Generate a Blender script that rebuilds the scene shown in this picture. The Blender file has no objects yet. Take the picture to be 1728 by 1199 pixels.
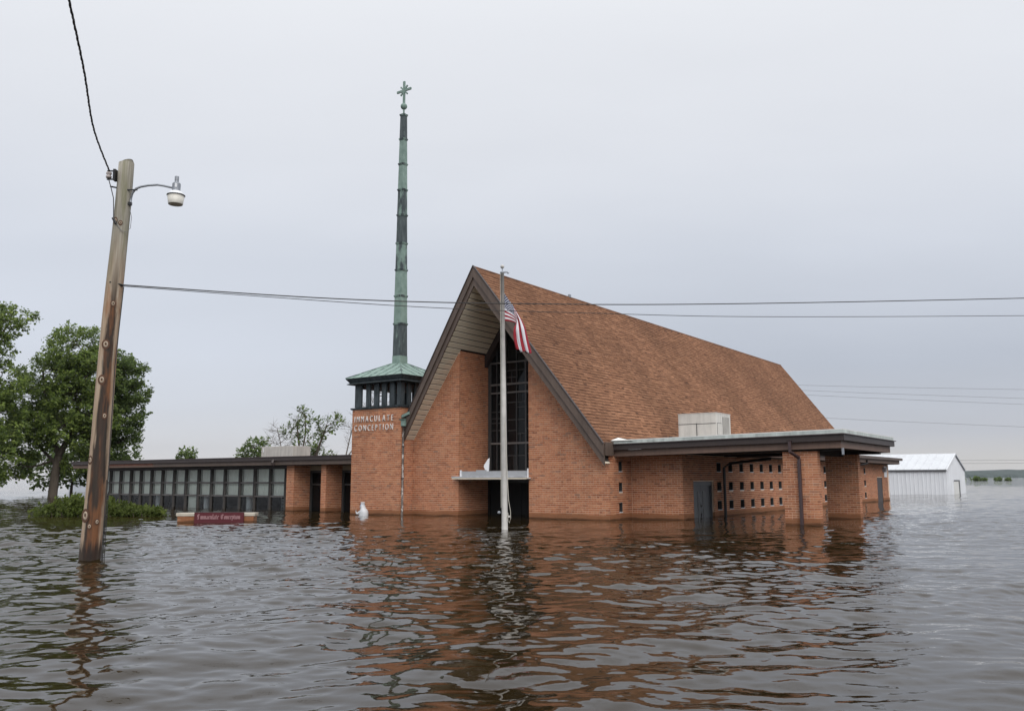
import bpy, bmesh, math, random
import numpy as np
from mathutils import Matrix, Vector

random.seed(11)
rng = np.random.default_rng(11)
SC = bpy.context.scene
COL = SC.collection
PI = math.pi

# ------------------------------------------------------------------ camera
PITCH, ROLL, CAM_H = 0.142242, -0.0025616, 1.3
cam_d = bpy.data.cameras.new('camera')
cam = bpy.data.objects.new('camera', cam_d)
COL.objects.link(cam)
cam_d.sensor_width = 36.0
cam_d.lens = 36.0 * 1450 / 1728
cam_d.clip_start, cam_d.clip_end = 0.1, 20000
_f = Vector((0, math.cos(PITCH), math.sin(PITCH)))
_u = Vector((0, -math.sin(PITCH), math.cos(PITCH)))
_r = Vector((1, 0, 0))
_r2 = _r * math.cos(ROLL) + _u * math.sin(ROLL)
_u2 = _u * math.cos(ROLL) - _r * math.sin(ROLL)
_m = Matrix.Identity(4)
for _i in range(3):
    _m[_i][0], _m[_i][1], _m[_i][2] = _r2[_i], _u2[_i], -_f[_i]
_m[2][3] = CAM_H
cam.matrix_world = _m
SC.camera = cam

# ------------------------------------------------------------------ sky, sun, exposure
SUN_AZ, SUN_EL = math.radians(164), math.radians(42)      # azimuth clockwise from +Y: behind the camera
W = bpy.data.worlds.new('World')
SC.world = W
W.use_nodes = True


def N(nt, kind, **kw):
    n = nt.nodes.new(kind)
    for k, v in kw.items():
        setattr(n, k, v)
    return n


def ramp(nt, stops, interp='LINEAR'):
    n = nt.nodes.new('ShaderNodeValToRGB')
    n.color_ramp.interpolation = interp
    el = n.color_ramp.elements
    while len(el) < len(stops):
        el.new(0.5)
    for e, (p, c) in zip(el, stops):
        e.position = p
        e.color = (c, c, c, 1) if not hasattr(c, '__len__') else (*c[:3], 1)
    return n


def math_n(nt, op, a, b=None, clamp=False):
    n = nt.nodes.new('ShaderNodeMath')
    n.operation = op
    n.use_clamp = clamp
    for i, v in enumerate((a, b)):
        if v is None:
            continue
        if isinstance(v, (int, float)):
            n.inputs[i].default_value = v
        else:
            nt.links.new(v, n.inputs[i])
    return n.outputs[0]


def mix_c(nt, fac, a, b, mode='MIX'):
    n = nt.nodes.new('ShaderNodeMix')
    n.data_type = 'RGBA'
    n.blend_type = mode
    for s, v in ((n.inputs[0], fac), (n.inputs[6], a), (n.inputs[7], b)):
        if isinstance(v, (int, float)):
            s.default_value = v
        elif isinstance(v, (tuple, list)):
            s.default_value = (*v[:3], 1)
        else:
            nt.links.new(v, s)
    return n.outputs[2]


def build_world():
    nt = W.node_tree
    nt.nodes.clear()
    L = nt.links.new
    out = N(nt, 'ShaderNodeOutputWorld')
    bg = N(nt, 'ShaderNodeBackground')
    L(bg.outputs[0], out.inputs[0])
    tc = N(nt, 'ShaderNodeTexCoord')
    sep = N(nt, 'ShaderNodeSeparateXYZ')
    L(tc.outputs['Generated'], sep.inputs[0])
    x, y, z = sep.outputs
    zc = math_n(nt, 'MAXIMUM', z, 0.0)
    # overcast deck: stretched cloud noise on a plane above the viewer
    den = math_n(nt, 'ADD', zc, 0.16)
    cx, cy = math_n(nt, 'DIVIDE', x, den), math_n(nt, 'DIVIDE', y, den)
    comb = N(nt, 'ShaderNodeCombineXYZ')
    L(cx, comb.inputs[0]); L(cy, comb.inputs[1])
    n1 = N(nt, 'ShaderNodeTexNoise')
    n1.inputs['Scale'].default_value = 0.75
    n1.inputs['Detail'].default_value = 5
    n1.inputs['Roughness'].default_value = 0.5
    mp = N(nt, 'ShaderNodeMapping')
    mp.inputs['Scale'].default_value = (0.55, 1.0, 1)
    mp.inputs['Location'].default_value = (3.1, 1.7, 0)
    L(comb.outputs[0], mp.inputs[0]); L(mp.outputs[0], n1.inputs['Vector'])
    cl = math_n(nt, 'MULTIPLY', math_n(nt, 'SUBTRACT', n1.outputs[0], 0.5), 0.52)
    # elevation ramp, shifted a little by the clouds
    zz = math_n(nt, 'ADD', zc, math_n(nt, 'MULTIPLY', math_n(nt, 'MULTIPLY', cl, zc), 0.8))
    high = [(.24, (.615, .648, .715)), (.36, (.73, .752, .80)), (.52, (.815, .832, .868)), (.75, (1.10, 1.12, 1.15)), (1.0, (1.40, 1.42, 1.45))]
    right = ramp(nt, [(0.0, (.60, .57, .545)), (.018, (.55, .54, .54)), (.05, (.465, .48, .53)), (.12, (.47, .503, .575))] + high)
    left = ramp(nt, [(0.0, (.61, .59, .585)), (.03, (.59, .595, .63)), (.08, (.58, .605, .665)), (.14, (.615, .65, .725))] + high)
    L(zz, right.inputs[0]); L(zz, left.inputs[0])
    side = N(nt, 'ShaderNodeMapRange')
    side.inputs[1].default_value, side.inputs[2].default_value = -0.35, 0.30
    side.interpolation_type = 'SMOOTHSTEP'
    L(math_n(nt, 'ADD', x, math_n(nt, 'MULTIPLY', cl, 0.9)), side.inputs[0])
    deck = mix_c(nt, side.outputs[0], left.outputs[0], right.outputs[0])
    bright = math_n(nt, 'ADD', 1.0, math_n(nt, 'MULTIPLY', cl, 0.42))
    deckv = N(nt, 'ShaderNodeVectorMath', operation='SCALE')
    L(deck, deckv.inputs[0]); L(bright, deckv.inputs['Scale'])
    sky = N(nt, 'ShaderNodeTexSky', sky_type='NISHITA')
    sky.sun_disc = False
    sky.sun_elevation = SUN_EL
    sky.sun_rotation = SUN_AZ
    skyv = N(nt, 'ShaderNodeVectorMath', operation='SCALE')
    L(sky.outputs[0], skyv.inputs[0]); skyv.inputs['Scale'].default_value = 0.10
    # cloud banks
    final = mix_c(nt, 0.94, skyv.outputs[0], deckv.outputs[0])   # blue sky, 94 % behind the cloud deck
    L(final, bg.inputs[0])
    bg.inputs[1].default_value = 1.09


build_world()
sun_d = bpy.data.lights.new('sun', 'SUN')
sun_d.energy = 2.0
sun_d.angle = math.radians(55)
sun_d.color = (1.0, 0.965, 0.92)
sun = bpy.data.objects.new('sun', sun_d)
COL.objects.link(sun)
_sd = Vector((math.sin(SUN_AZ) * math.cos(SUN_EL), math.cos(SUN_AZ) * math.cos(SUN_EL), math.sin(SUN_EL)))
sun.rotation_euler = _sd.to_track_quat('Z', 'Y').to_euler()
sun.location = (0, -20, 40)
vs = SC.view_settings
vs.view_transform = 'Standard'
try:
    vs.look = 'None'
except Exception:
    pass
vs.exposure, vs.gamma = 0.0, 1.0
vs.use_curve_mapping = False
SC.render.engine = 'CYCLES'
SC.cycles.max_bounces = 6
SC.cycles.transparent_max_bounces = 12
SC.cycles.caustics_reflective = True
SC.cycles.caustics_refractive = False
SC.cycles.sample_clamp_indirect = 6.0
SC.cycles.blur_glossy = 0.5
SC.cycles.use_denoising = True
SC.cycles.denoiser = 'OPENIMAGEDENOISE'
SC.cycles.denoising_input_passes = 'RGB_ALBEDO_NORMAL'
SC.cycles.denoising_prefilter = 'ACCURATE'

# ------------------------------------------------------------------ materials
M = {}


def new_mat(name):
    m = bpy.data.materials.new(name)
    m.use_nodes = True
    nt = m.node_tree
    b = nt.nodes['Principled BSDF']
    M[name] = m
    return m, nt, b


def noise(nt, scale, detail=4, rough=0.55, vec=None, stretch=None):
    n = N(nt, 'ShaderNodeTexNoise')
    n.inputs['Scale'].default_value = scale
    n.inputs['Detail'].default_value = detail
    n.inputs['Roughness'].default_value = rough
    if vec is None:
        g = N(nt, 'ShaderNodeNewGeometry')
        vec = g.outputs['Position']
    if stretch:
        mp = N(nt, 'ShaderNodeMapping')
        mp.inputs['Scale'].default_value = stretch
        nt.links.new(vec, mp.inputs[0])
        vec = mp.outputs[0]
    nt.links.new(vec, n.inputs['Vector'])
    return n.outputs[0]


def simple(name, col, rough=0.6, var=0.18, scale=3.0, metallic=0.0, bump=0.0, spec=0.5, stretch=None, streak=0.0):
    m, nt, b = new_mat(name)
    b.inputs['Roughness'].default_value = rough
    b.inputs['Metallic'].default_value = metallic
    b.inputs['Specular IOR Level'].default_value = spec
    n = noise(nt, scale, 6, 0.6, stretch=stretch)
    k = ramp(nt, [(0.25, 1 - var), (0.75, 1 + var)])
    nt.links.new(n, k.inputs[0])
    c = mix_c(nt, 1.0, tuple(col), k.outputs[0], 'MULTIPLY')
    if streak:
        s = noise(nt, 1.0, 4, 0.6, stretch=(7, 7, 0.5))
        sr = ramp(nt, [(0.45, 1.0), (0.75, 1 - streak)])
        nt.links.new(s, sr.inputs[0])
        c = mix_c(nt, 1.0, c, sr.outputs[0], 'MULTIPLY')
    nt.links.new(c, b.inputs['Base Color'])
    if bump:
        bp = N(nt, 'ShaderNodeBump')
        bp.inputs['Strength'].default_value = bump
        bp.inputs['Distance'].default_value = 0.01
        nt.links.new(noise(nt, scale * 8, 4, stretch=stretch), bp.inputs['Height'])
        nt.links.new(bp.outputs[0], b.inputs['Normal'])
    return m


def silt_mix(nt, col, line=0.17):
    """brown silt band left on the masonry just above the flood water"""
    g = N(nt, 'ShaderNodeNewGeometry')
    sp = N(nt, 'ShaderNodeSeparateXYZ')
    nt.links.new(g.outputs['Position'], sp.inputs[0])
    nz = noise(nt, 0.9, 4, 0.6)
    h = math_n(nt, 'SUBTRACT', sp.outputs[2], math_n(nt, 'MULTIPLY', math_n(nt, 'SUBTRACT', nz, 0.5), 0.16))
    mr = N(nt, 'ShaderNodeMapRange')
    mr.inputs[1].default_value, mr.inputs[2].default_value = line - 0.02, line + 0.03
    mr.inputs[3].default_value, mr.inputs[4].default_value = 0.85, 0.0
    nt.links.new(h, mr.inputs[0])
    c = mix_c(nt, mr.outputs[0], col, (.26, .112, .052))
    wet = N(nt, 'ShaderNodeMapRange')
    wet.inputs[1].default_value, wet.inputs[2].default_value = .02, .07
    wet.inputs[3].default_value, wet.inputs[4].default_value = .75, 0.0
    nt.links.new(h, wet.inputs[0])
    return mix_c(nt, wet.outputs[0], c, (.07, .035, .018))


def brick_mat(name, stops, mortar=False):
    m, nt, b = new_mat(name)
    b.inputs['Roughness'].default_value = 0.85
    b.inputs['Specular IOR Level'].default_value = 0.25
    if mortar:
        n = noise(nt, 2.2, 5, 0.6)
        r = ramp(nt, stops)
        nt.links.new(n, r.inputs[0])
        c = r.outputs[0]
    else:
        g = N(nt, 'ShaderNodeNewGeometry')
        oi = N(nt, 'ShaderNodeObjectInfo')
        v = math_n(nt, 'FRACT', math_n(nt, 'ADD', g.outputs['Random Per Island'], math_n(nt, 'MULTIPLY', oi.outputs['Random'], 7.31)))
        r = ramp(nt, stops)
        nt.links.new(v, r.inputs[0])
        c = r.outputs[0]
        k = ramp(nt, [(0.3, .84), (0.7, 1.14)])
        nt.links.new(noise(nt, 14, 3), k.inputs[0])
        c = mix_c(nt, 1.0, c, k.outputs[0], 'MULTIPLY')
        k2 = ramp(nt, [(0.3, .78), (0.5, 1.0), (0.72, 1.10)])
        nt.links.new(noise(nt, 0.8, 5, .6, stretch=(1, 1, .45)), k2.inputs[0])
        c = mix_c(nt, 1.0, c, k2.outputs[0], 'MULTIPLY')
    c = silt_mix(nt, c)
    nt.links.new(c, b.inputs['Base Color'])
    bp = N(nt, 'ShaderNodeBump')
    bp.inputs['Strength'].default_value = 0.25
    bp.inputs['Distance'].default_value = 0.004
    nt.links.new(noise(nt, 90, 3), bp.inputs['Height'])
    nt.links.new(bp.outputs[0], b.inputs['Normal'])


brick_mat('brick', [(0.0, (.27, .105, .056)), (.10, (.37, .143, .073)), (.4, (.425, .172, .088)), (.62, (.46, .194, .100)),
                    (.86, (.49, .226, .122)), (.95, (.40, .190, .112)), (1.0, (.27, .135, .088))])
brick_mat('mortar', [(.3, (.66, .48, .36)), (.6, (.76, .57, .44)), (.75, (.80, .70, .60))], mortar=True)


def shingle_mat():
    m, nt, b = new_mat('shingle')
    b.inputs['Roughness'].default_value = 0.95
    b.inputs['Specular IOR Level'].default_value = 0.15
    g = N(nt, 'ShaderNodeNewGeometry')
    oi = N(nt, 'ShaderNodeObjectInfo')
    v = math_n(nt, 'FRACT', math_n(nt, 'ADD', g.outputs['Random Per Island'], math_n(nt, 'MULTIPLY', oi.outputs['Random'], 7.31)))
    r = ramp(nt, [(0, (.185, .090, .052)), (.3, (.208, .102, .058)), (.7, (.235, .117, .067)), (1, (.262, .134, .078))])
    nt.links.new(v, r.inputs[0])
    k = ramp(nt, [(0.3, .70), (0.62, 1.1)])
    nt.links.new(noise(nt, 0.35, 5, 0.6, stretch=(1, 1, .6)), k.inputs[0])
    c = mix_c(nt, 1.0, r.outputs[0], k.outputs[0], 'MULTIPLY')
    k2 = ramp(nt, [(0.25, .7), (0.75, 1.3)])
    nt.links.new(noise(nt, 60, 2), k2.inputs[0])
    c = mix_c(nt, 1.0, c, k2.outputs[0], 'MULTIPLY')
    nt.links.new(c, b.inputs['Base Color'])


shingle_mat()
simple('roof_felt', (.06, .032, .022), .95, .2)
simple('brown_trim', (.105, .075, .060), .55, .16, 1.5, streak=.25)
simple('dark_trim', (.040, .028, .026), .5, .2, 1.5)
simple('fascia_board', (.165, .105, .080), .6, .25, 1.2, stretch=(.4, .4, 3), streak=.2)
simple('fascia_red', (.21, .085, .055), .7, .3, 2.0, streak=.3)
simple('soffit_board', (.68, .61, .49), .6, .06, 2.0)
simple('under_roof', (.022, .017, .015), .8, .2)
simple('white_membrane', (.74, .74, .72), .5, .08, 1.0)
simple('white_paint', (.74, .76, .79), .45, .06, 2.0, streak=.12)
simple('barn_metal', (.76, .78, .82), .45, .05, .6, streak=.12)
simple('barn_roof', (.60, .62, .65), .4, .08, .8, streak=.2)
simple('gray_paint', (.085, .088, .095), .5, .1, 2.0)
simple('black_metal', (.012, .012, .013), .4, .2)
simple('plum_metal', (.060, .038, .040), .45, .12)
simple('ac_metal', (.47, .45, .42), .5, .10, 2.5, streak=.25)
simple('ac_dark', (.03, .03, .03), .5, .1)
simple('steel', (.30, .32, .35), .42, .12, 6, metallic=.5)
simple('pole_metal', (.57, .555, .53), .5, .18, 4, streak=.3)
simple('rope', (.5, .48, .42), .9, .1)
simple('chrome', (.62, .63, .65), .35, .3, 3, metallic=.6)
simple('window_frame', (.12, .11, .105), .5, .12)
simple('mullion_dark', (.045, .045, .045), .5, .15)
simple('tan_panel', (.33, .27, .19), .7, .1)
simple('dark_interior', (.012, .012, .012), .9, .1)
simple('curtain', (.86, .88, .81), .9, .05, 1.0, stretch=(6, 6, .4))
simple('letter_metal', (.74, .74, .73), .4, .08)
simple('stone_cap', (.46, .42, .35), .8, .15, 5, bump=.3)
simple('maroon', (.080, .006, .012), .5, .1)
simple('sign_letter', (.34, .19, .20), .6, .05)
simple('statue_white', (.56, .57, .59), .55, .06, 8)
simple('statue_blue', (.22, .30, .42), .6, .1)
simple('skin_plaster', (.36, .35, .37), .6, .08)
simple('wire', (.030, .028, .028), .6, .1)
simple('wire_gray', (.16, .16, .17), .6, .1)
simple('bark', (.105, .085, .066), .95, .3, 5, bump=.5, stretch=(1, 1, .3))
simple('bark_pale', (.15, .13, .11), .95, .3, 5)
simple('porcelain', (.45, .40, .38), .3, .1)
simple('lamp_glass', (.66, .64, .58), .35, .05, spec=.5)
simple('orange_label', (.45, .24, .06), .6, .1)
simple('shed_gray', (.42, .45, .50), .6, .08)
simple('hill_forest', (.026, .043, .033), 1.0, .55, .06)


def patina(name, lo, hi, dark=((.022, .030, .034), (.065, .080, .090))):
    """copper: pale green carbonate over near-black oxide; lo/hi set how much is green"""
    m, nt, b = new_mat(name)
    b.inputs['Roughness'].default_value = 0.65
    b.inputs['Specular IOR Level'].default_value = 0.35
    n = noise(nt, 1.5, 6, 0.62, stretch=(3.2, 3.2, 0.85))
    k = ramp(nt, [(lo, 0.0), (hi, 1.0)])
    nt.links.new(n, k.inputs[0])
    g = ramp(nt, [(.3, (.155, .228, .200)), (.7, (.235, .325, .288))])
    nt.links.new(noise(nt, 5, 4), g.inputs[0])
    d = ramp(nt, [(.3, dark[0]), (.7, dark[1])])
    nt.links.new(noise(nt, 4, 4, stretch=(2, 2, .6)), d.inputs[0])
    c = mix_c(nt, k.outputs[0], d.outputs[0], g.outputs[0])
    nt.links.new(c, b.inputs['Base Color'])


patina('copper_green', .22, .32)
patina('copper_mixed', .46, .54, ((.036, .048, .054), (.095, .118, .122)))
patina('copper_dark', .60, .72, ((.036, .048, .054), (.095, .118, .122)))
patina('copper_black', .72, .90)
simple('copper_flash', (.48, .53, .51), .6, .30, 2.5, streak=.3)
simple('upstand_gray', (.33, .34, .36), .5, .12)
simple('slot_dark', (.010, .010, .010), .35, .1, spec=.2)
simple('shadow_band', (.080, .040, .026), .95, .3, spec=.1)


def glass_mat():
    m, nt, b = new_mat('dark_glass')
    b.inputs['Base Color'].default_value = (.008, .009, .010, 1)
    b.inputs['Roughness'].default_value = 0.05
    b.inputs['IOR'].default_value = 1.30
    m2, nt, b = new_mat('clear_glass')
    nt.nodes.remove(b)
    out = nt.nodes['Material Output']
    fr = N(nt, 'ShaderNodeFresnel'); fr.inputs[0].default_value = 1.5
    tr = N(nt, 'ShaderNodeBsdfTransparent'); tr.inputs[0].default_value = (.93, .97, .96, 1)
    gl = N(nt, 'ShaderNodeBsdfGlossy'); gl.inputs['Roughness'].default_value = 0.03
    mx = N(nt, 'ShaderNodeMixShader')
    nt.links.new(fr.outputs[0], mx.inputs[0]); nt.links.new(tr.outputs[0], mx.inputs[1]); nt.links.new(gl.outputs[0], mx.inputs[2])
    nt.links.new(mx.outputs[0], out.inputs[0])


glass_mat()


def leaf_mat(name, stops, under):
    m, nt, b = new_mat(name)
    out = nt.nodes['Material Output']
    b.inputs['Roughness'].default_value = 0.6
    b.inputs['Specular IOR Level'].default_value = 0.3
    g = N(nt, 'ShaderNodeNewGeometry')
    r = ramp(nt, stops)
    nt.links.new(g.outputs['Random Per Island'], r.inputs[0])
    k = ramp(nt, [(0.3, .7), (0.7, 1.25)])
    nt.links.new(noise(nt, 0.55, 3), k.inputs[0])
    c = mix_c(nt, 1.0, r.outputs[0], k.outputs[0], 'MULTIPLY')
    c = mix_c(nt, math_n(nt, 'MULTIPLY', g.outputs['Backfacing'], .55), c, under)
    nt.links.new(c, b.inputs['Base Color'])
    t = N(nt, 'ShaderNodeBsdfTranslucent')
    nt.links.new(c, t.inputs[0])
    mx = N(nt, 'ShaderNodeMixShader'); mx.inputs[0].default_value = .48
    nt.links.new(b.outputs[0], mx.inputs[1]); nt.links.new(t.outputs[0], mx.inputs[2])
    nt.links.new(mx.outputs[0], out.inputs[0])


leaf_mat('maple_leaf', [(0, (.12, .18, .036)), (.5, (.20, .275, .058)), (1, (.29, .36, .10))], (.17, .22, .13))
leaf_mat('dark_leaf', [(0, (.09, .14, .034)), (.5, (.145, .21, .053)), (1, (.21, .28, .09))], (.13, .17, .10))
leaf_mat('shrub_leaf', [(0, (.06, .090, .016)), (.5, (.10, .135, .026)), (1, (.15, .185, .044))], (.16, .20, .06))


def wood_pole_mat():
    m, nt, b = new_mat('pole_wood')
    b.inputs['Roughness'].default_value = 0.85
    tc = N(nt, 'ShaderNodeTexCoord')
    sp = N(nt, 'ShaderNodeSeparateXYZ')
    nt.links.new(tc.outputs['Object'], sp.inputs[0])
    ang = math_n(nt, 'ARCTAN2', math_n(nt, 'SUBTRACT', sp.outputs[0], math_n(nt, 'MULTIPLY', sp.outputs[2], .028)), math_n(nt, 'MULTIPLY', sp.outputs[1], -1))   # 0 toward the road side, + to the right
    z = sp.outputs[2]
    grain = noise(nt, 1.0, 6, .6, tc.outputs['Object'], (28, 28, 1.1))
    gr = ramp(nt, [(.3, (.26, .18, .115)), (.5, (.40, .30, .215)), (.7, (.52, .44, .35))])
    nt.links.new(grain, gr.inputs[0])
    # gray, slightly mossy weathering toward the top
    top = N(nt, 'ShaderNodeMapRange'); top.inputs[1].default_value, top.inputs[2].default_value = 4.6, 6.0
    nt.links.new(math_n(nt, 'ADD', z, math_n(nt, 'MULTIPLY', grain, .8)), top.inputs[0])
    tg = ramp(nt, [(.35, (.20, .185, .15)), (.65, (.36, .335, .28))])
    nt.links.new(grain, tg.inputs[0])
    c = mix_c(nt, top.outputs[0], gr.outputs[0], tg.outputs[0])
    moss = noise(nt, 1.0, 4, .5, tc.outputs['Object'], (9, 9, .7))
    mk = ramp(nt, [(.5, 0), (.62, .55)])
    nt.links.new(moss, mk.inputs[0])
    c = mix_c(nt, math_n(nt, 'MULTIPLY', mk.outputs[0], top.outputs[0]), c, (.16, .16, .075))
    # creosote bleed: a wandering dark stripe right of centre, widening toward the water
    wob = noise(nt, 1.0, 5, .6, tc.outputs['Object'], (7, 7, .9))
    a2 = math_n(nt, 'ADD', ang, math_n(nt, 'MULTIPLY', math_n(nt, 'SUBTRACT', wob, .5), 1.5))
    dist = math_n(nt, 'ABSOLUTE', math_n(nt, 'SUBTRACT', a2, .42))
    wid = N(nt, 'ShaderNodeMapRange'); wid.inputs[1].default_value, wid.inputs[2].default_value = 5.3, 0.6
    wid.inputs[3].default_value, wid.inputs[4].default_value = .17, .74
    nt.links.new(z, wid.inputs[0])
    st = N(nt, 'ShaderNodeMapRange'); st.inputs[3].default_value, st.inputs[4].default_value = 1, 0
    st.inputs[1].default_value, st.inputs[2].default_value = -.08, .20
    nt.links.new(math_n(nt, 'SUBTRACT', dist, wid.outputs[0]), st.inputs[0])
    zf = N(nt, 'ShaderNodeMapRange'); zf.inputs[1].default_value, zf.inputs[2].default_value = 5.2, 4.2
    nt.links.new(z, zf.inputs[0])
    sf = math_n(nt, 'MULTIPLY', st.outputs[0], zf.outputs[0])
    tone = ramp(nt, [(.42, (.009, .007, .006)), (.58, (.030, .013, .008)), (.76, (.14, .055, .02))])
    nt.links.new(noise(nt, 1.0, 5, .65, tc.outputs['Object'], (12, 12, 1.2)), tone.inputs[0])
    c = mix_c(nt, math_n(nt, 'MULTIPLY', sf, .95), c, tone.outputs[0])
    # orange rot patches
    orr = noise(nt, 1.0, 4, .6, tc.outputs['Object'], (5, 5, .8))
    ok = ramp(nt, [(.52, 0), (.62, .6)])
    nt.links.new(orr, ok.inputs[0])
    c = mix_c(nt, math_n(nt, 'MULTIPLY', ok.outputs[0], math_n(nt, 'SUBTRACT', 1, top.outputs[0])), c, (.24, .095, .035))
    # wet foot
    wet = N(nt, 'ShaderNodeMapRange'); wet.inputs[1].default_value, wet.inputs[2].default_value = .34, .16
    nt.links.new(math_n(nt, 'ADD', z, math_n(nt, 'MULTIPLY', math_n(nt, 'SUBTRACT', grain, .5), .7)), wet.inputs[0])
    c = mix_c(nt, math_n(nt, 'MULTIPLY', wet.outputs[0], .9), c, (.016, .010, .008))
    nt.links.new(c, b.inputs['Base Color'])
    bp = N(nt, 'ShaderNodeBump'); bp.inputs['Strength'].default_value = .5; bp.inputs['Distance'].default_value = .008
    nt.links.new(grain, bp.inputs['Height']); nt.links.new(bp.outputs[0], b.inputs['Normal'])


wood_pole_mat()
simple('knot_wood', (.36, .29, .22), .8, .25, 25)
simple('knot_core', (.10, .05, .03), .9, .3, 25)


def pipe_mat():
    """downspout whose white paint has flaked off in patches"""
    m, nt, b = new_mat('flaked_pipe')
    b.inputs['Roughness'].default_value = .6
    k = ramp(nt, [(.40, (.46, .44, .42)), (.50, (.10, .080, .07))])
    nt.links.new(noise(nt, 5, 5, .7, stretch=(2, 2, 1)), k.inputs[0])
    nt.links.new(k.outputs[0], b.inputs['Base Color'])


pipe_mat()


def flag_mat():
    m, nt, b = new_mat('flag_cloth')
    b.inputs['Roughness'].default_value = .8
    uv = N(nt, 'ShaderNodeUVMap')
    sp = N(nt, 'ShaderNodeSeparateXYZ')
    nt.links.new(uv.outputs[0], sp.inputs[0])
    u, v = sp.outputs[0], sp.outputs[1]          # u along the fly, v down the hoist
    s = math_n(nt, 'FLOOR', math_n(nt, 'MULTIPLY', v, 13.0))
    odd = math_n(nt, 'MODULO', s, 2.0)
    c = mix_c(nt, odd, (.27, .010, .022), (.64, .64, .68))
    cant = math_n(nt, 'MULTIPLY', math_n(nt, 'LESS_THAN', u, .40), math_n(nt, 'LESS_THAN', v, 7 / 13))
    # staggered star field
    gu, gv = math_n(nt, 'MULTIPLY', u, 12 / .40), math_n(nt, 'MULTIPLY', v, 10 / (7 / 13))
    iu, iv = math_n(nt, 'FLOOR', gu), math_n(nt, 'FLOOR', gv)
    par = math_n(nt, 'MODULO', math_n(nt, 'ADD', iu, iv), 2.0)
    du = math_n(nt, 'SUBTRACT', math_n(nt, 'FRACT', gu), .5)
    dv = math_n(nt, 'SUBTRACT', math_n(nt, 'FRACT', gv), .5)
    d2 = math_n(nt, 'ADD', math_n(nt, 'MULTIPLY', du, du), math_n(nt, 'MULTIPLY', dv, dv))
    star = math_n(nt, 'MULTIPLY', math_n(nt, 'LESS_THAN', d2, .17), math_n(nt, 'LESS_THAN', par, .5))
    blue = mix_c(nt, star, (.014, .022, .075), (.64, .64, .68))
    c = mix_c(nt, cant, c, blue)
    nt.links.new(c, b.inputs['Base Color'])


flag_mat()


def water_mat():
    m, nt, b = new_mat('flood_water')
    b.inputs['IOR'].default_value = 1.333
    b.inputs['Roughness'].default_value = .015
    n = noise(nt, .12, 3)
    r = ramp(nt, [(.35, (.017, .0108, .0036)), (.65, (.024, .0158, .006))])
    nt.links.new(n, r.inputs[0])
    nt.links.new(r.outputs[0], b.inputs['Base Color'])
    g = N(nt, 'ShaderNodeNewGeometry')
    a = noise(nt, 1.0, 3, .5, g.outputs['Position'], (5.5, 9, 1))
    c = noise(nt, 1.0, 4, .55, g.outputs['Position'], (.55, 1.1, 1))
    # bigger wavelets only matter beyond the modelled waves
    cd = N(nt, 'ShaderNodeSeparateXYZ'); nt.links.new(g.outputs['Position'], cd.inputs[0])
    far = N(nt, 'ShaderNodeMapRange'); far.inputs[1].default_value, far.inputs[2].default_value = 35, 90
    nt.links.new(cd.outputs[1], far.inputs[0])
    b1 = N(nt, 'ShaderNodeBump'); b1.inputs['Distance'].default_value = .012; b1.inputs['Strength'].default_value = .16
    nt.links.new(a, b1.inputs['Height'])
    b2 = N(nt, 'ShaderNodeBump'); b2.inputs['Distance'].default_value = .10
    nt.links.new(c, b2.inputs['Height'])
    nt.links.new(math_n(nt, 'MULTIPLY', far.outputs[0], .8), b2.inputs['Strength'])
    nt.links.new(b1.outputs[0], b2.inputs['Normal'])
    nt.links.new(b2.outputs[0], b.inputs['Normal'])


water_mat()

# ------------------------------------------------------------------ geometry helpers
YAW = 0.617706
ORIG = Vector((3.03, 27.18, 0.0))
EX = Vector((math.cos(YAW), -math.sin(YAW), 0))
EY = Vector((math.sin(YAW), math.cos(YAW), 0))


def bw(bx, by, z=0.0):
    """building axes -> world"""
    return ORIG + EX * bx + EY * by + Vector((0, 0, z))


def tag(o, label=None, cat=None, group=None, kind=None):
    for k, v in (('label', label), ('category', cat), ('group', group), ('kind', kind)):
        if v:
            o[k] = v
    return o


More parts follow.
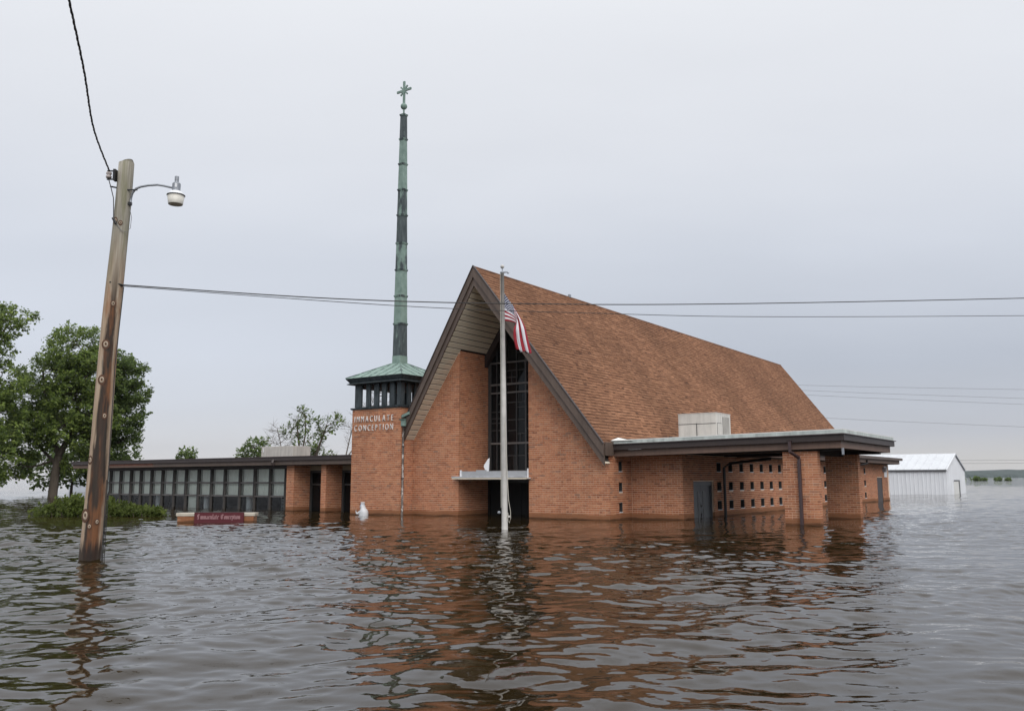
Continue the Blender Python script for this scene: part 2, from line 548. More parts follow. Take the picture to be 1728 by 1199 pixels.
class MB:
    """collects shapes for one mesh"""
    def __init__(self):
        self.v, self.f = [], []

    def add(self, vs_, fs_):
        n = len(self.v)
        self.v += [tuple(p) for p in vs_]
        self.f += [tuple(i + n for i in f) for f in fs_]
        return self

    def box(self, x0, x1, y0, y1, z0, z1):
        return self.add([(x0, y0, z0), (x1, y0, z0), (x1, y1, z0), (x0, y1, z0), (x0, y0, z1), (x1, y0, z1), (x1, y1, z1), (x0, y1, z1)],
                        [(0, 3, 2, 1), (4, 5, 6, 7), (0, 1, 5, 4), (1, 2, 6, 5), (2, 3, 7, 6), (3, 0, 4, 7)])

    def prism(self, pts, ext):
        """extrude polygon pts (3-D) along ext"""
        n = len(pts)
        a = [Vector(p) for p in pts]
        e = Vector(ext)
        fs_ = [tuple(range(n))[::-1], tuple(range(n, 2 * n))]
        fs_ += [(i, (i + 1) % n, (i + 1) % n + n, i + n) for i in range(n)]
        return self.add(a + [p + e for p in a], fs_)

    def tube(self, pts, rad, n=8, caps=True):
        pts = [Vector(p) for p in pts]
        if not hasattr(rad, '__len__'):
            rad = [rad] * len(pts)
        rings = []
        up = Vector((0.31, 0.2, 0.93)).normalized()
        for i, p in enumerate(pts):
            d = (pts[min(i + 1, len(pts) - 1)] - pts[max(i - 1, 0)]).normalized()
            a = d.cross(up)
            if a.length < .05:
                a = d.cross(Vector((1, 0, 0)))
            a.normalize()
            b = d.cross(a)
            rings.append([p + (a * math.cos(2 * PI * k / n) + b * math.sin(2 * PI * k / n)) * rad[i] for k in range(n)])
        vs_ = [q for r in rings for q in r]
        fs_ = []
        for i in range(len(pts) - 1):
            for k in range(n):
                k2 = (k + 1) % n
                fs_.append((i * n + k, i * n + k2, (i + 1) * n + k2, (i + 1) * n + k))
        if caps:
            fs_.append(tuple(range(n)))
            fs_.append(tuple(range((len(pts) - 1) * n, len(pts) * n))[::-1])
        return self.add(vs_, fs_)

    def lathe(self, prof, c=(0, 0, 0), n=20, sq=(1, 1)):
        """prof: list of (r, z)"""
        vs_, fs_ = [], []
        for r, z in prof:
            for k in range(n):
                t = 2 * PI * k / n
                vs_.append((c[0] + r * math.cos(t) * sq[0], c[1] + r * math.sin(t) * sq[1], c[2] + z))
        for i in range(len(prof) - 1):
            for k in range(n):
                k2 = (k + 1) % n
                fs_.append((i * n + k, i * n + k2, (i + 1) * n + k2, (i + 1) * n + k))
        fs_.append(tuple(range(n))[::-1])
        fs_.append(tuple(range((len(prof) - 1) * n, len(prof) * n)))
        return self.add(vs_, fs_)

    def frust(self, c, h0, h1, z0, z1):
        """square frustum"""
        q = lambda h, z: [(c[0] - h, c[1] - h, z), (c[0] + h, c[1] - h, z), (c[0] + h, c[1] + h, z), (c[0] - h, c[1] + h, z)]
        return self.add(q(h0, z0) + q(h1, z1), [(0, 3, 2, 1), (4, 5, 6, 7), (0, 1, 5, 4), (1, 2, 6, 5), (2, 3, 7, 6), (3, 0, 4, 7)])

    def mesh(self, name, mat, smooth=False, off=None):
        me = bpy.data.meshes.new(name)
        vs_ = self.v if off is None else [(p[0] - off[0], p[1] - off[1], p[2] - off[2]) for p in self.v]
        me.from_pydata(vs_, [], self.f)
        if smooth:
            me.polygons.foreach_set('use_smooth', [True] * len(me.polygons))
        me.materials.append(M[mat])
        me.update()
        return me

    def build(self, name, mat, parent=None, smooth=False, off=None, fix=False):
        me = self.mesh(name, mat, smooth, off)
        if fix:
            bm = bmesh.new(); bm.from_mesh(me)
            bmesh.ops.recalc_face_normals(bm, faces=bm.faces)
            bm.to_mesh(me); bm.free()
        return link(name, me, parent)


def link(name, me, parent=None):
    o = bpy.data.objects.new(name, me)
    COL.objects.link(o)
    if parent is not None:
        o.parent = parent
    return o


def bevel(o, w=.01, seg=2):
    md = o.modifiers.new('bevel', 'BEVEL')
    md.width, md.segments, md.limit_method = w, seg, 'ANGLE'
    return o


def empty(name, loc=(0, 0, 0), rz=0.0):
    o = bpy.data.objects.new(name, None)
    COL.objects.link(o)
    o.location = loc
    o.rotation_euler = (0, 0, rz)
    o.empty_display_size = .3
    return o


def building(name, bx, by):
    """Empty at a base point, turned to the building axes; its parts are drawn in building coordinates minus base"""
    o = empty(name, bw(bx, by), -YAW)
    o_base[name] = (bx, by, 0)
    return o


o_base = {}
UNIT = None


def unit_mesh(name, mat):
    m = MB().box(-.5, .5, -.5, .5, -.5, .5)
    return m.mesh(name, mat)


UB = unit_mesh('brick', 'brick')
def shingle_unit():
    # unit slab; the upper part of the exposed face and the butt are dark: granule band plus painted-in course shadow
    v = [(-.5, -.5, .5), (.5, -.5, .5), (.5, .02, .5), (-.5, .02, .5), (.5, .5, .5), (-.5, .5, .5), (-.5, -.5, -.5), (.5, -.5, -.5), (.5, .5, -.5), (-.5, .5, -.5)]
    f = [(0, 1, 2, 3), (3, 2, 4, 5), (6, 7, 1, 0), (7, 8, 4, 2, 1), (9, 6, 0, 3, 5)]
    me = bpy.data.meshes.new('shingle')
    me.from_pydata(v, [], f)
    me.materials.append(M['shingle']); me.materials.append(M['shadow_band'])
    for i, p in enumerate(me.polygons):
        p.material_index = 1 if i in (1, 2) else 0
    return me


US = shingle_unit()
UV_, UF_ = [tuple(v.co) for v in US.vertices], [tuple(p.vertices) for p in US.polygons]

# bricks ------------------------------------------------------------------
COURSE, BL, BJ = .0677, .2032, .0105


class Masonry:
    """gathers the bricks of one thing, then makes the 300 that show largest into objects and joins the rest"""
    def __init__(self, root, base):
        self.root, self.base, self.items = root, base, []

    def lay(self, part, p0, udir, ndir, spans, z0, z1, start=0.0, dp=.007):
        """spans(z) -> list of (u0, u1); plane point = p0 + u*udir + z*Z; ndir points outward"""
        p0, ud, nd = Vector(p0), Vector(udir), Vector(ndir)
        k = math.floor(z0 / COURSE)
        while k * COURSE < z1:
            za, zb = k * COURSE + .0125, (k + 1) * COURSE
            zm = (za + zb) / 2
            head = (k % 7 == 3)
            pitch = BL / 2 if head else BL
            offs = (0, .5)[k % 2] * BL + random.uniform(-.004, .004)
            for (a, b) in spans(zm):
                if b - a < .03:
                    continue
                i0 = math.floor((a - start - offs) / pitch)
                u = start + offs + i0 * pitch
                while u < b:
                    ua, ub = max(u + BJ / 2, a), min(u + pitch - BJ / 2, b)
                    if u + BJ / 2 < a + .064 and u + BJ / 2 > a:          # no slivers of mortar at the wall ends
                        ua = a
                    if b - ub < .064:
                        ub = b
                    if ub - ua > .05 and zb > z0:
                        c = p0 + ud * ((ua + ub) / 2) + Vector((0, 0, (za + zb) / 2)) + nd * (dp - .02 + random.uniform(-.0012, .0012))
                        self.items.append((part, c, ud, nd, ub - ua, .04, zb - za))
                    u += pitch
            k += 1

    def finish(self, name='brick', rest='brick_courses', limit=300):
        camp = Vector((0, 0, CAM_H))
        base = Vector(self.base)
        scored = []
        for it in self.items:
            wp = bw(it[1].x, it[1].y, it[1].z)
            v = camp - wp
            nw = EX * it[3].x + EY * it[3].y
            fac = v.normalized().dot(nw)
            scored.append((it[4] * it[6] * max(fac, 0) / v.length_squared if it[1].z > -.02 else 0, it))
        scored.sort(key=lambda t: -t[0])
        for s, (part, c, ud, nd, l, d, h) in scored[:limit]:
            o = link(name, UB, part)
            R = Matrix(((ud.x, -nd.x, 0), (ud.y, -nd.y, 0), (0, 0, 1))).to_4x4()
            o.matrix_basis = Matrix.Translation(c - base) @ R @ Matrix.Diagonal((l, d, h, 1))
        if len(scored) > limit:
            m = MB()
            for s, (part, c, ud, nd, l, d, h) in scored[limit:]:
                c = c - base
                a, n_, z = ud * (l / 2), nd * (d / 2), Vector((0, 0, h / 2))
                q = [c - a + n_ - z, c + a + n_ - z, c + a + n_ + z, c - a + n_ + z, c - a - n_ - z, c + a - n_ - z, c + a - n_ + z, c - a - n_ + z]
                m.add(q, [(0, 1, 2, 3), (3, 2, 6, 7), (1, 5, 6, 2), (4, 0, 3, 7), (4, 5, 1, 0)])
            o = m.build(rest, 'brick', self.root)
            tag(o, kind='stuff')


def cells(m, ub, zb, holes, fn):
    """wall of box cells with rectangular openings; fn(u0,u1,z0,z1) adds a box"""
    us = sorted(set(ub) | {h[0] for h in holes} | {h[1] for h in holes})
    zs = sorted(set(zb) | {h[2] for h in holes} | {h[3] for h in holes})
    for a, b in zip(us[:-1], us[1:]):
        for c, d in zip(zs[:-1], zs[1:]):
            um, zm = (a + b) / 2, (c + d) / 2
            if any(h[0] < um < h[1] and h[2] < zm < h[3] for h in holes):
                continue
            fn(a, b, c, d)


def spans_with_holes(u0, u1, holes):
    def f(z):
        out = [(u0, u1)]
        for h in holes:
            if h[2] - .01 < z < h[3] + .01:
                nx = []
                for a, b in out:
                    if h[1] <= a or h[0] >= b:
                        nx.append((a, b))
                    else:
                        if h[0] > a: nx.append((a, h[0]))
                        if h[1] < b: nx.append((h[1], b))
                out = nx
        return out
    return f


# ------------------------------------------------------------------ water
def wave_tile(n, size, wind, lo, hi, seed, spread=2.0, tilt=0.0, iso=.06):
    r = np.random.default_rng(seed)
    k1 = np.fft.fftfreq(n, size / n) * 2 * PI
    kx, ky = np.meshgrid(k1, k1, indexing='ij')
    k = np.hypot(kx, ky); k[0, 0] = 1
    lam = 2 * PI / k
    cosw = (kx * wind[0] + ky * wind[1]) / k
    band = 1 / (1 + (lo / lam) ** 6) / (1 + (lam / hi) ** 6)
    amp = band / k ** (1.75 - tilt) * (np.abs(cosw) ** spread + iso)
    amp[0, 0] = 0
    ph = r.normal(size=(n, n)) + 1j * r.normal(size=(n, n))
    h = np.real(np.fft.ifft2(amp * ph))
    g = np.gradient(h, size / n)
    s = math.sqrt(np.mean(g[0] ** 2 + g[1] ** 2))
    return h / s


def sample(tile, size, x, y):
    n = tile.shape[0]
    u, v = (x / size * n) % n, (y / size * n) % n
    i, j = np.floor(u).astype(int), np.floor(v).astype(int)
    fu, fv = u - i, v - j
    i %= n; j %= n
    i2, j2 = (i + 1) % n, (j + 1) % n
    return tile[i, j] * (1 - fu) * (1 - fv) + tile[i2, j] * fu * (1 - fv) + tile[i, j2] * (1 - fu) * fv + tile[i2, j2] * fu * fv


def graded(stops):
    """stops: list of (position, spacing there) -> coordinates"""
    out = [stops[0][0]]
    while out[-1] < stops[-1][0]:
        p = out[-1]
        for (a, sa), (b, sb) in zip(stops[:-1], stops[1:]):
            if a <= p < b:
                t = (p - a) / (b - a)
                out.append(p + sa * (sb / sa) ** t)
                break
    return np.array(out)


def build_water():
    xr = graded([(0, .042), (5, .042), (14, .09), (40, .22), (120, 3), (6000, 600)])
    xs = np.concatenate([-xr[:0:-1], xr])
    yr = graded([(2.2, .030), (9, .036), (18, .065), (40, .14), (75, .4), (200, 6), (6000, 500)])
    yb = -graded([(0, .3), (40, 3), (1500, 200)])[::-1] + 2.2
    ys = np.concatenate([yb[:-1], yr])
    X, Y = np.meshgrid(xs, ys, indexing='ij')
    A = wave_tile(1024, 19.0, (.30, -.95), .16, 1.35, 3, 1.4, 0, .35)
    B = wave_tile(1024, 7.3, (-.45, -.89), .075, .38, 5, 1.2, .2, .5)
    Cc = wave_tile(512, 41.0, (.10, -1.0), 1.0, 4.0, 9, 2.0)
    ca, sa = math.cos(.5), math.sin(.5)
    dx = np.maximum(np.gradient(xs)[:, None], np.gradient(ys)[None, :])
    patch = .78 + .42 * sample(wave_tile(256, 60.0, (.8, .6), 6, 30, 21, .1), 60.0, X, Y) / 6.0
    patch = np.clip(patch, .45, 1.25)
    # the church shelters the water right at its front
    lx = (X - ORIG.x) * EX.x + (Y - ORIG.y) * EX.y
    ly = (X - ORIG.x) * EY.x + (Y - ORIG.y) * EY.y
    lee = np.clip((ly + 9.0) / 7.0, 0, 1) * np.clip((lx + 13) / 3, 0, 1) * np.clip((9 - lx) / 4, 0, 1)
    patch *= 1 - .62 * lee
    fa = np.clip((.45 - dx) / .3, 0, 1)
    fb = np.clip((.16 - dx) / .09, 0, 1)
    fc = np.clip((1.2 - dx) / .8, 0, 1)
    Z = fa * patch * .125 * sample(A, 19.0, X, Y)
    Z += fb * patch * .095 * sample(B, 7.3, X * ca - Y * sa, X * sa + Y * ca)
    Z += fc * .030 * sample(Cc, 41.0, X * sa + Y * ca, X * ca - Y * sa)
    nx, ny = X.shape
    V = np.stack([X, Y, Z], -1).reshape(-1, 3).astype(np.float32)
    i = np.arange(nx - 1)[:, None] * ny + np.arange(ny - 1)[None, :]
    Q = np.stack([i, i + ny, i + ny + 1, i + 1], -1).reshape(-1, 4)
    me = np_mesh('flood_water', V, Q, 'flood_water', True)
    o = link('flood_water', me)
    tag(o, 'brown rippled flood water standing round the church to the horizon', kind='structure')


def np_mesh(name, V, Q, mat, smooth=False):
    me = bpy.data.meshes.new(name)
    V = np.ascontiguousarray(V, dtype=np.float32)
    Q = np.ascontiguousarray(Q, dtype=np.int32)
    me.vertices.add(len(V)); me.vertices.foreach_set('co', V.ravel())
    me.loops.add(Q.size); me.loops.foreach_set('vertex_index', Q.ravel())
    me.polygons.add(len(Q))
    me.polygons.foreach_set('loop_start', np.arange(0, Q.size, Q.shape[1], dtype=np.int32))
    me.polygons.foreach_set('use_smooth', np.full(len(Q), smooth))
    me.update(calc_edges=True)
    me.materials.append(M[mat])
    return me


build_water()


def build_hills():
    xs = np.concatenate([np.linspace(700, 1400, 60), np.linspace(1402, 2000, 300), np.linspace(2012, 4200, 180)])
    prof = 29 + 4.0 * np.sin(xs / 170) + 3 * np.sin(xs / 61 + 1) + 1.6 * np.sin(xs / 23 + 2) + 1.5 * np.sin(xs / 8.3) + 1.1 * np.sin(xs / 3.7 + 1) + rng.normal(0, .5, xs.size)
    prof = prof * np.clip((xs - 700) / 500, .1, 1)
    rows = [(0, 0.0), (10, .33), (60, .62), (160, .86), (300, 1.0), (900, .8), (1400, 0)]
    V, nr = [], len(rows)
    for x, p in zip(xs, prof):
        for d, k in rows:
            V.append((x, 3000 + d + rng.normal(0, 3), p * k - .3 + (rng.normal(0, .6) if 0 < k < 1 else 0)))
    i = np.arange(len(xs) - 1)[:, None] * nr + np.arange(nr - 1)[None, :]
    Q = np.stack([i, i + nr, i + nr + 1, i + 1], -1).reshape(-1, 4)
    tag(link('hills', np_mesh('hills', np.array(V), Q, 'hill_forest', True)), 'low wooded bluffs on the far shore at the horizon', kind='structure')


build_hills()

# ------------------------------------------------------------------ church (nave and side aisle)
RX, RZ = -4.60, 8.55            # ridge
ML, MR = 1.452, 1.335           # roof slopes, left and right
EAVE_R, LEFT_END = 0.03, -8.27
T_V = .64                        # vertical depth from roof top to soffit


def front_by(bx):
    return -1.03 + .59 * abs(bx - RX) / 4.2


def roof_z(bx):
    return RZ - (MR * (bx - RX) if bx > RX else ML * (RX - bx))


BACK = 31.4
CB = (0, 0, 0)
church = building('church', 0, 0)
tag(church, 'orange brick church with steep brown shingle roof and tall dark window, standing in flood water', 'church')
mas = Masonry(church, CB)

# gable walls, recess and side walls --------------------------------------
RL, RR = -6.05, -3.03            # recess edges
m = MB()
zt = lambda x: roof_z(x) - T_V + .05
m.prism([(-8.30, 0, -1), (RL, 0, -1), (RL, 0, zt(RL)), (-8.30, 0, zt(-8.30))], (0, .30, 0))
w1 = m.build('gable_wall', 'mortar', church, fix=True)
m = MB().box(RL - .30, RL, .303, 1.9, -1, zt(RL) - .02)
w2 = m.build('recess_wall', 'mortar', church)
m = MB()
m.prism([(RR, 0, -1), (0, 0, -1), (0, 0, zt(0)), (RR, 0, zt(RR))], (0, .30, 0))
w3 = m.build('gable_wall', 'mortar', church, fix=True)
m = MB().box(RR, RR + .3, .303, 1.9, -1, zt(RR))
w3b = m.build('recess_wall', 'mortar', church)


def gable_span(a, b, left):
    def f(z):
        # below the soffit line
        if left:
            lim = RX - (RZ - T_V - z) / ML
            return [(max(a, lim), b)] if max(a, lim) < b else []
        lim = RX + (RZ - T_V - z) / MR
        return [(a, min(b, lim))] if min(b, lim) > a else []
    return f


mas.lay(w1, (0, 0, 0), (1, 0, 0), (0, -1, 0), gable_span(-8.3, RL + .007, True), -.15, 6.1)
mas.lay(w3, (0, 0, 0), (1, 0, 0), (0, -1, 0), gable_span(RR - .007, .007, False), -.15, 5.9, start=.05)
mas.lay(w2, (RL, 0, 0), (0, 1, 0), (1, 0, 0), lambda z: [(.025, 1.72)], -.15, 5.86)

SZ = [(.22, .54), (.86, 1.18), (1.50, 1.83)]
side_holes = [(.62, .87, a, b) for a, b in SZ]
m = MB()
cells(m, [.303, 1.5], [-1, 2.0], side_holes, lambda a, b, c, d: m.box(-.28, 0, a, b, c, d))
w4 = m.build('side_wall', 'mortar', church)
mas.lay(w4, (0, 0, 0), (0, 1, 0), (1, 0, 0), spans_with_holes(.025, 1.5, side_holes), -.15, 1.98)
m = MB().box(0, 1.8, 1.5, 1.8, -1, 2.0)
w5 = m.build('return_wall', 'mortar', church)
mas.lay(w5, (0, 1.5, 0), (1, 0, 0), (0, -1, 0), lambda z: [(.02, 1.807)], -.15, 1.98)
# aisle wall
AX = 1.8
cols = [4.28 + 1.062 * i for i in range(20)]
ah = [(c, c + .40, a, b) for c in cols for a, b in SZ]
door_h = [(2.30, 3.98, -1, 1.19), (27.35, 28.65, -1, 1.32)]
m = MB()
cells(m, [1.803, 30.0], [-1, 2.05], ah + door_h, lambda a, b, c, d: m.box(AX - .28, AX, a, b, c, d))
w6 = m.build('aisle_wall', 'mortar', church)
mas.lay(w6, (AX, 0, 0), (0, 1, 0), (1, 0, 0), spans_with_holes(1.525, 30.0, ah + door_h), -.15, 2.02)
m = MB().box(-8, AX - .3, 30.0, 30.3, -1, 2.05)
m.box(AX - .28, AX, 30.003, 30.3, -1, 2.05)
m.build('end_wall', 'mortar', church)
# dark inside, so the openings look into an unlit building
MB().box(-.9, AX - .20, 2.1, 29.9, -.9, 2.0).build('interior', 'dark_interior', church)
MB().box(-.6, -.20, .35, 1.45, -.9, 2.0).build('interior', 'dark_interior', church)

wg = MB().box(-.03, .0, -.5, .5, -.5, .5).mesh('pane', 'slot_dark')


def slot_window(x, y0, y1, z0, z1):
    f = MB()
    t = .022
    fx = x - .012
    f.box(x - .13, fx, y0 + .002, y0 + t, z0 + .002, z1 - .002).box(x - .13, fx, y1 - t, y1 - .002, z0 + .002, z1 - .002)
    f.box(x - .13, x - .10, y0 + t, y1 - t, z0 + .002, z0 + t).box(x - .13, fx, y0 + t, y1 - t, z1 - t, z1 - .002)
    w = f.build('window', 'mullion_dark', church)
    p = link('pane', wg, w)
    p.location = (x - .115, (y0 + y1) / 2, (z0 + z1) / 2)
    p.scale = (1, y1 - y0 - .02, z1 - z0 - .02)
    s = MB().box(x - .099, x + .022, y0 + .024, y1 - .024, z0 + .003, z0 + .022).build('sill', 'white_paint', w)


for c in cols:
    for a, b in SZ:
        slot_window(AX, c, c + .40, a, b)
for a, b in SZ:
    slot_window(0, .62, .87, a, b)

# grey double door in the aisle wall
y0, y1, zt_ = 2.30, 3.98, 1.19
d = MB().box(AX - .20, AX - .06, y0 + .002, y0 + .07, -1, zt_ - .002).box(AX - .20, AX - .06, y1 - .07, y1 - .002, -1, zt_ - .002).box(AX - .20, AX - .06, y0 + .07, y1 - .07, zt_ - .13, zt_ - .002)
dr = d.build('door_frame', 'gray_paint', church)
ym = (y0 + y1) / 2
for a, b, s in ((y0 + .07, ym - .006, 1), (ym + .006, y1 - .07, -1)):
    lf = MB().box(AX - .17, AX - .11, a, b, -1, zt_ - .135).build('door_leaf', 'gray_paint', dr)
    c = b - .20 if s > 0 else a + .20
    MB().box(AX - .115, AX - .103, c - .055, c + .055, -.8, zt_ - .32).build('vision_slot', 'dark_glass', dr)
MB().box(AX - .105, AX - .075, ym - .02, ym + .02, .36, .43).box(AX - .105, AX - .08, ym - .018, ym + .018, .05, .16).build('door_handle', 'black_metal', dr)
# plain dark door far along
MB().box(AX - .22, AX - .015, 27.36, 28.64, -1, 1.31).build('door', 'dark_trim', church)
MB().box(AX + .003, AX + .03, 29.1, 29.75, 1.33, 1.95).build('notice_board', 'white_paint', church)
MB().box(AX + .003, AX + .20, 28.75, 28.92, 1.62, 1.86).build('wall_lamp', 'steel', church)

# entrance recess: glazed wall, door canopy, doors ------------------------
GY = 1.75
pg = MB()
ztop = 7.35
win = MB()
# frame following the roof slope at the top
for xa, xb in ((RL + .002, RX), (RX, RR - .002)):
    za, zb = roof_z(xa) - T_V, roof_z(xb) - T_V
    win.prism([(xa, GY - .25, za - .40), (xb, GY - .25, zb - .40), (xb, GY - .25, zb), (xa, GY - .25, za)], (0, .3, 0))
win_o = win.build('entry_window', 'dark_trim', church, fix=True)
xsb = [RL + .03, -5.80, -5.30, -4.72, -4.38, -3.86, -3.36, RR - .03]
for xv, wd in ((RL + .10, .13), (-5.62, .03), (-5.22, .10), (-4.72, .03), (-4.32, .07), (-3.90, .03), (-3.55, .03), (RR - .09, .12)):
    MB().box(xv - wd / 2, xv + wd / 2, GY - .06, GY + .04, 1.40, roof_z(xv) - T_V - .3).build('mullion', 'mullion_dark', win_o)
tr = [(4.75, .07), (4.44, .06), (2.58, .07), (1.56, .08), (5.56, .05)]
for zv, wd in tr:
    MB().box(RL + .16, RR - .15, GY - .07, GY + .03, zv - wd / 2, zv + wd / 2).build('transom', 'window_frame', win_o)
bars = [(-5.22, -4.32, 4.07), (-4.72, -4.32, 3.88), (-5.22, -4.32, 3.43), (-5.22, -4.72, 3.04), (-4.72, -4.32, 2.92), (-5.22, -4.32, 2.13),
        (-5.6, -5.22, 4.03), (-5.9, -5.22, 3.74), (-5.9, -5.22, 3.50), (-5.9, -5.22, 3.33), (-5.9, -5.22, 3.06), (-4.32, -3.6, 3.6), (-4.32, -3.9, 3.1),
        (-4.32, -3.2, 2.2), (-5.22, -4.32, 5.25), (-5.22, -4.72, 5.0), (-4.72, -4.32, 5.9)]
for xa, xb, zv in bars:
    MB().box(xa, xb, GY - .035, GY + .02, zv - .013, zv + .013).build('glazing_bar', 'mullion_dark', win_o)
for xv, za, zb in ((-4.86, 1.6, 2.13), (-4.79, 1.6, 2.13), (-4.55, 2.6, 2.92), (-4.58, 4.07, 4.41), (-4.64, 4.07, 4.41), (-4.95, 4.78, 5.25)):
    MB().box(xv - .012, xv + .012, GY - .032, GY + .018, za, zb).build('glazing_bar', 'mullion_dark', win_o)
# panes, each slightly out of plane
zrows = [1.52, 2.13, 2.58, 3.05, 3.43, 4.05, 4.44, 4.75, 5.25, 5.56, 6.1, 6.8, 7.6]
xcols = [RL + .1, -5.62, -5.22, -4.72, -4.32, -3.9, -3.55, RR - .06]
for xa, xb in zip(xcols[:-1], xcols[1:]):
    for za, zb in zip(zrows[:-1], zrows[1:]):
        top = min(roof_z(xa), roof_z(xb)) - T_V - .1
        if za > top:
            continue
        zb2 = min(zb, top)
        t = random.uniform(-.006, .006)
        p = MB().add([(xa, GY - .002 + t, za), (xb, GY - .002 - t, za), (xb, GY - .002 - t, zb2), (xa, GY - .002 + t, zb2),
                      (xa, GY + .012, za), (xb, GY + .012, za), (xb, GY + .012, zb2), (xa, GY + .012, zb2)],
                     [(0, 1, 2, 3), (7, 6, 5, 4), (0, 4, 5, 1), (3, 2, 6, 7), (1, 5, 6, 2), (0, 3, 7, 4)])
        p.build('pane', 'dark_glass', win_o)
# door canopy over the entrance
dc = MB().box(-6.16, -2.955, -.24, -.012, 1.30, 1.335).box(RL + .004, RR - .004, -.011, GY - .1, 1.27, 1.345).build('door_canopy', 'white_membrane', church)
MB().box(-6.165, -2.95, -.262, -.243, 1.345, 1.385).build('canopy_trim', 'chrome', dc)
MB().box(-6.165, -2.95, -.25, -.242, 1.336, 1.3445).build('canopy_gap', 'dark_trim', dc)
MB().box(-6.15, -2.96, -.258, -.244, 1.285, 1.325).build('canopy_trim', 'soffit_board', dc)
MB().box(-5.93, -3.07, .03, .06, 1.36, 1.56).build('upstand', 'upstand_gray', dc)
MB().box(-5.28, -4.85, .02, .05, 1.45, 1.60).build('upstand', 'upstand_gray', dc)
MB().box(-5.985, -5.93, -.01, .05, 1.345, 1.60).build('end_post', 'white_paint', dc)
MB().box(-3.07, -3.035, -.06, .05, 1.345, 1.64).build('end_post', 'white_paint', dc)
tm = MB()
tm.add([(-5.03, .2, 1.36), (-4.90, .24, 1.36), (-4.90, .30, 2.02), (-4.95, .26, 1.98), (-5.06, .2, 1.78), (-5.08, .19, 1.72), (-4.98, .22, 1.52)], [(0, 1, 2, 3, 4, 5, 6)])
tm2 = tm.build('bent_flashing', 'white_paint', dc)
tm2.modifiers.new('thick', 'SOLIDIFY').thickness = .006
# doors below the canopy
ed = MB().box(RL + .02, RL + .12, GY - .05, GY + .05, -1, 1.26).box(RR - .12, RR - .02, GY - .05, GY + .05, -1, 1.26).box(RL + .12, RR - .12, GY - .05, GY + .05, 1.15, 1.26)
ed_o = ed.build('entry_door', 'black_metal', church)
for xa, xb in ((RL + .12, -4.56), (-4.54, RR - .12)):
    MB().box(xa, xb, GY, GY + .03, -1, 1.15).build('door_leaf', 'dark_interior', ed_o)
MB().box(-3.345, -3.318, GY - .70, GY - .67, -1, 1.2).build('door_edge', 'pole_metal', ed_o)

# roof ---------------------------------------------------------------------
rf = MB()
zc = .05


def slope_pts(xa, xb, dz):
    return [(xa, front_by(xa) + .02, roof_z(xa) + dz), (xb, front_by(xb) + .02, roof_z(xb) + dz), (xb, BACK, roof_z(xb) + dz), (xa, BACK, roof_z(xa) + dz)]


def slab(mb, xa, xb, dz0, dz1):
    a, b = slope_pts(xa, xb, dz0), slope_pts(xa, xb, dz1)
    mb.add(a + b, [(0, 3, 2, 1), (4, 5, 6, 7), (0, 1, 5, 4), (1, 2, 6, 5), (2, 3, 7, 6), (3, 0, 4, 7)])


slab(rf, RX, EAVE_R, -.10, -.02)
slab(rf, LEFT_END, RX, -.10, -.02)
roof = rf.build('roof', 'roof_felt', church, fix=True)
# back gable, simple
MB().prism([(-8.3, 30.31, 0), (-.02, 30.31, 0), (-.02, 30.31, roof_z(0) - .2), (RX, 30.31, RZ - .2), (-8.3, 30.31, roof_z(-8.3) - .2)], (0, .3, 0)).build('back_gable', 'mortar', church, fix=True)
MB().box(-8.6, -8.31, .31, 30.3, -1, roof_z(-8.3) - .55).build('side_wall', 'mortar', church)

# shingles on the right slope
sl_len = math.hypot(EAVE_R - RX, MR * (EAVE_R - RX))
vdir = Vector((-(EAVE_R - RX), 0, MR * (EAVE_R - RX))).normalized()       # up the slope
ndir = Vector((MR, 0, 1)).normalized()
EXPO = .135
items = []
nrow = int(sl_len / EXPO)
for r_ in range(nrow + 1):
    s = r_ * EXPO
    p0 = Vector((EAVE_R, 0, roof_z(EAVE_R))) + vdir * s
    fy = front_by(p0.x) - .01
    y = fy - random.uniform(0, .3)
    while y < BACK + .02:
        wd = random.choice((.16, .22, .27, .31, .34))
        a, b = max(y, fy), min(y + wd - .006, BACK + .03)
        if b - a > .03:
            items.append((p0, a, b, min(.20, sl_len - s + .01), random.uniform(0.0, .007), random.uniform(-.012, .012)))
        y += wd


def sh_matrix(it):
    p0, a, b, ln, lift, dl = it
    band_ = 1.0
    tilt = .045
    v = (vdir * math.cos(tilt) - ndir * math.sin(tilt)).normalized()
    n = v.cross(Vector((0, 1, 0))) * -1
    if n.dot(ndir) < 0:
        n = -n
    c = p0 + vdir * (dl * band_) + v * (ln / 2) + ndir * (.008 + lift) + Vector((0, (a + b) / 2, 0))
    R = Matrix(((0, v.x, n.x), (1, v.y, n.y), (0, v.z, n.z)))
    return c, R, (b - a, ln, .018)


items.sort(key=lambda it: (bw(it[0].x, (it[1] + it[2]) / 2, it[0].z) - Vector((0, 0, CAM_H))).length - (it[2] - it[1]) * 8)
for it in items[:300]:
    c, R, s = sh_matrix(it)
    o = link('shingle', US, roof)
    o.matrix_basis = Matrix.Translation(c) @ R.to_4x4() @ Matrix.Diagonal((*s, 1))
m = MB()
mi = []
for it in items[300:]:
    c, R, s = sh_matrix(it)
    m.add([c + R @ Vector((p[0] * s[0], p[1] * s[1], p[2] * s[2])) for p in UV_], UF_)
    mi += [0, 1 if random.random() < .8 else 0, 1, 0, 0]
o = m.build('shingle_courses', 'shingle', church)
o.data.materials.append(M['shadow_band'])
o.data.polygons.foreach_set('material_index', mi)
tag(o, kind='stuff')
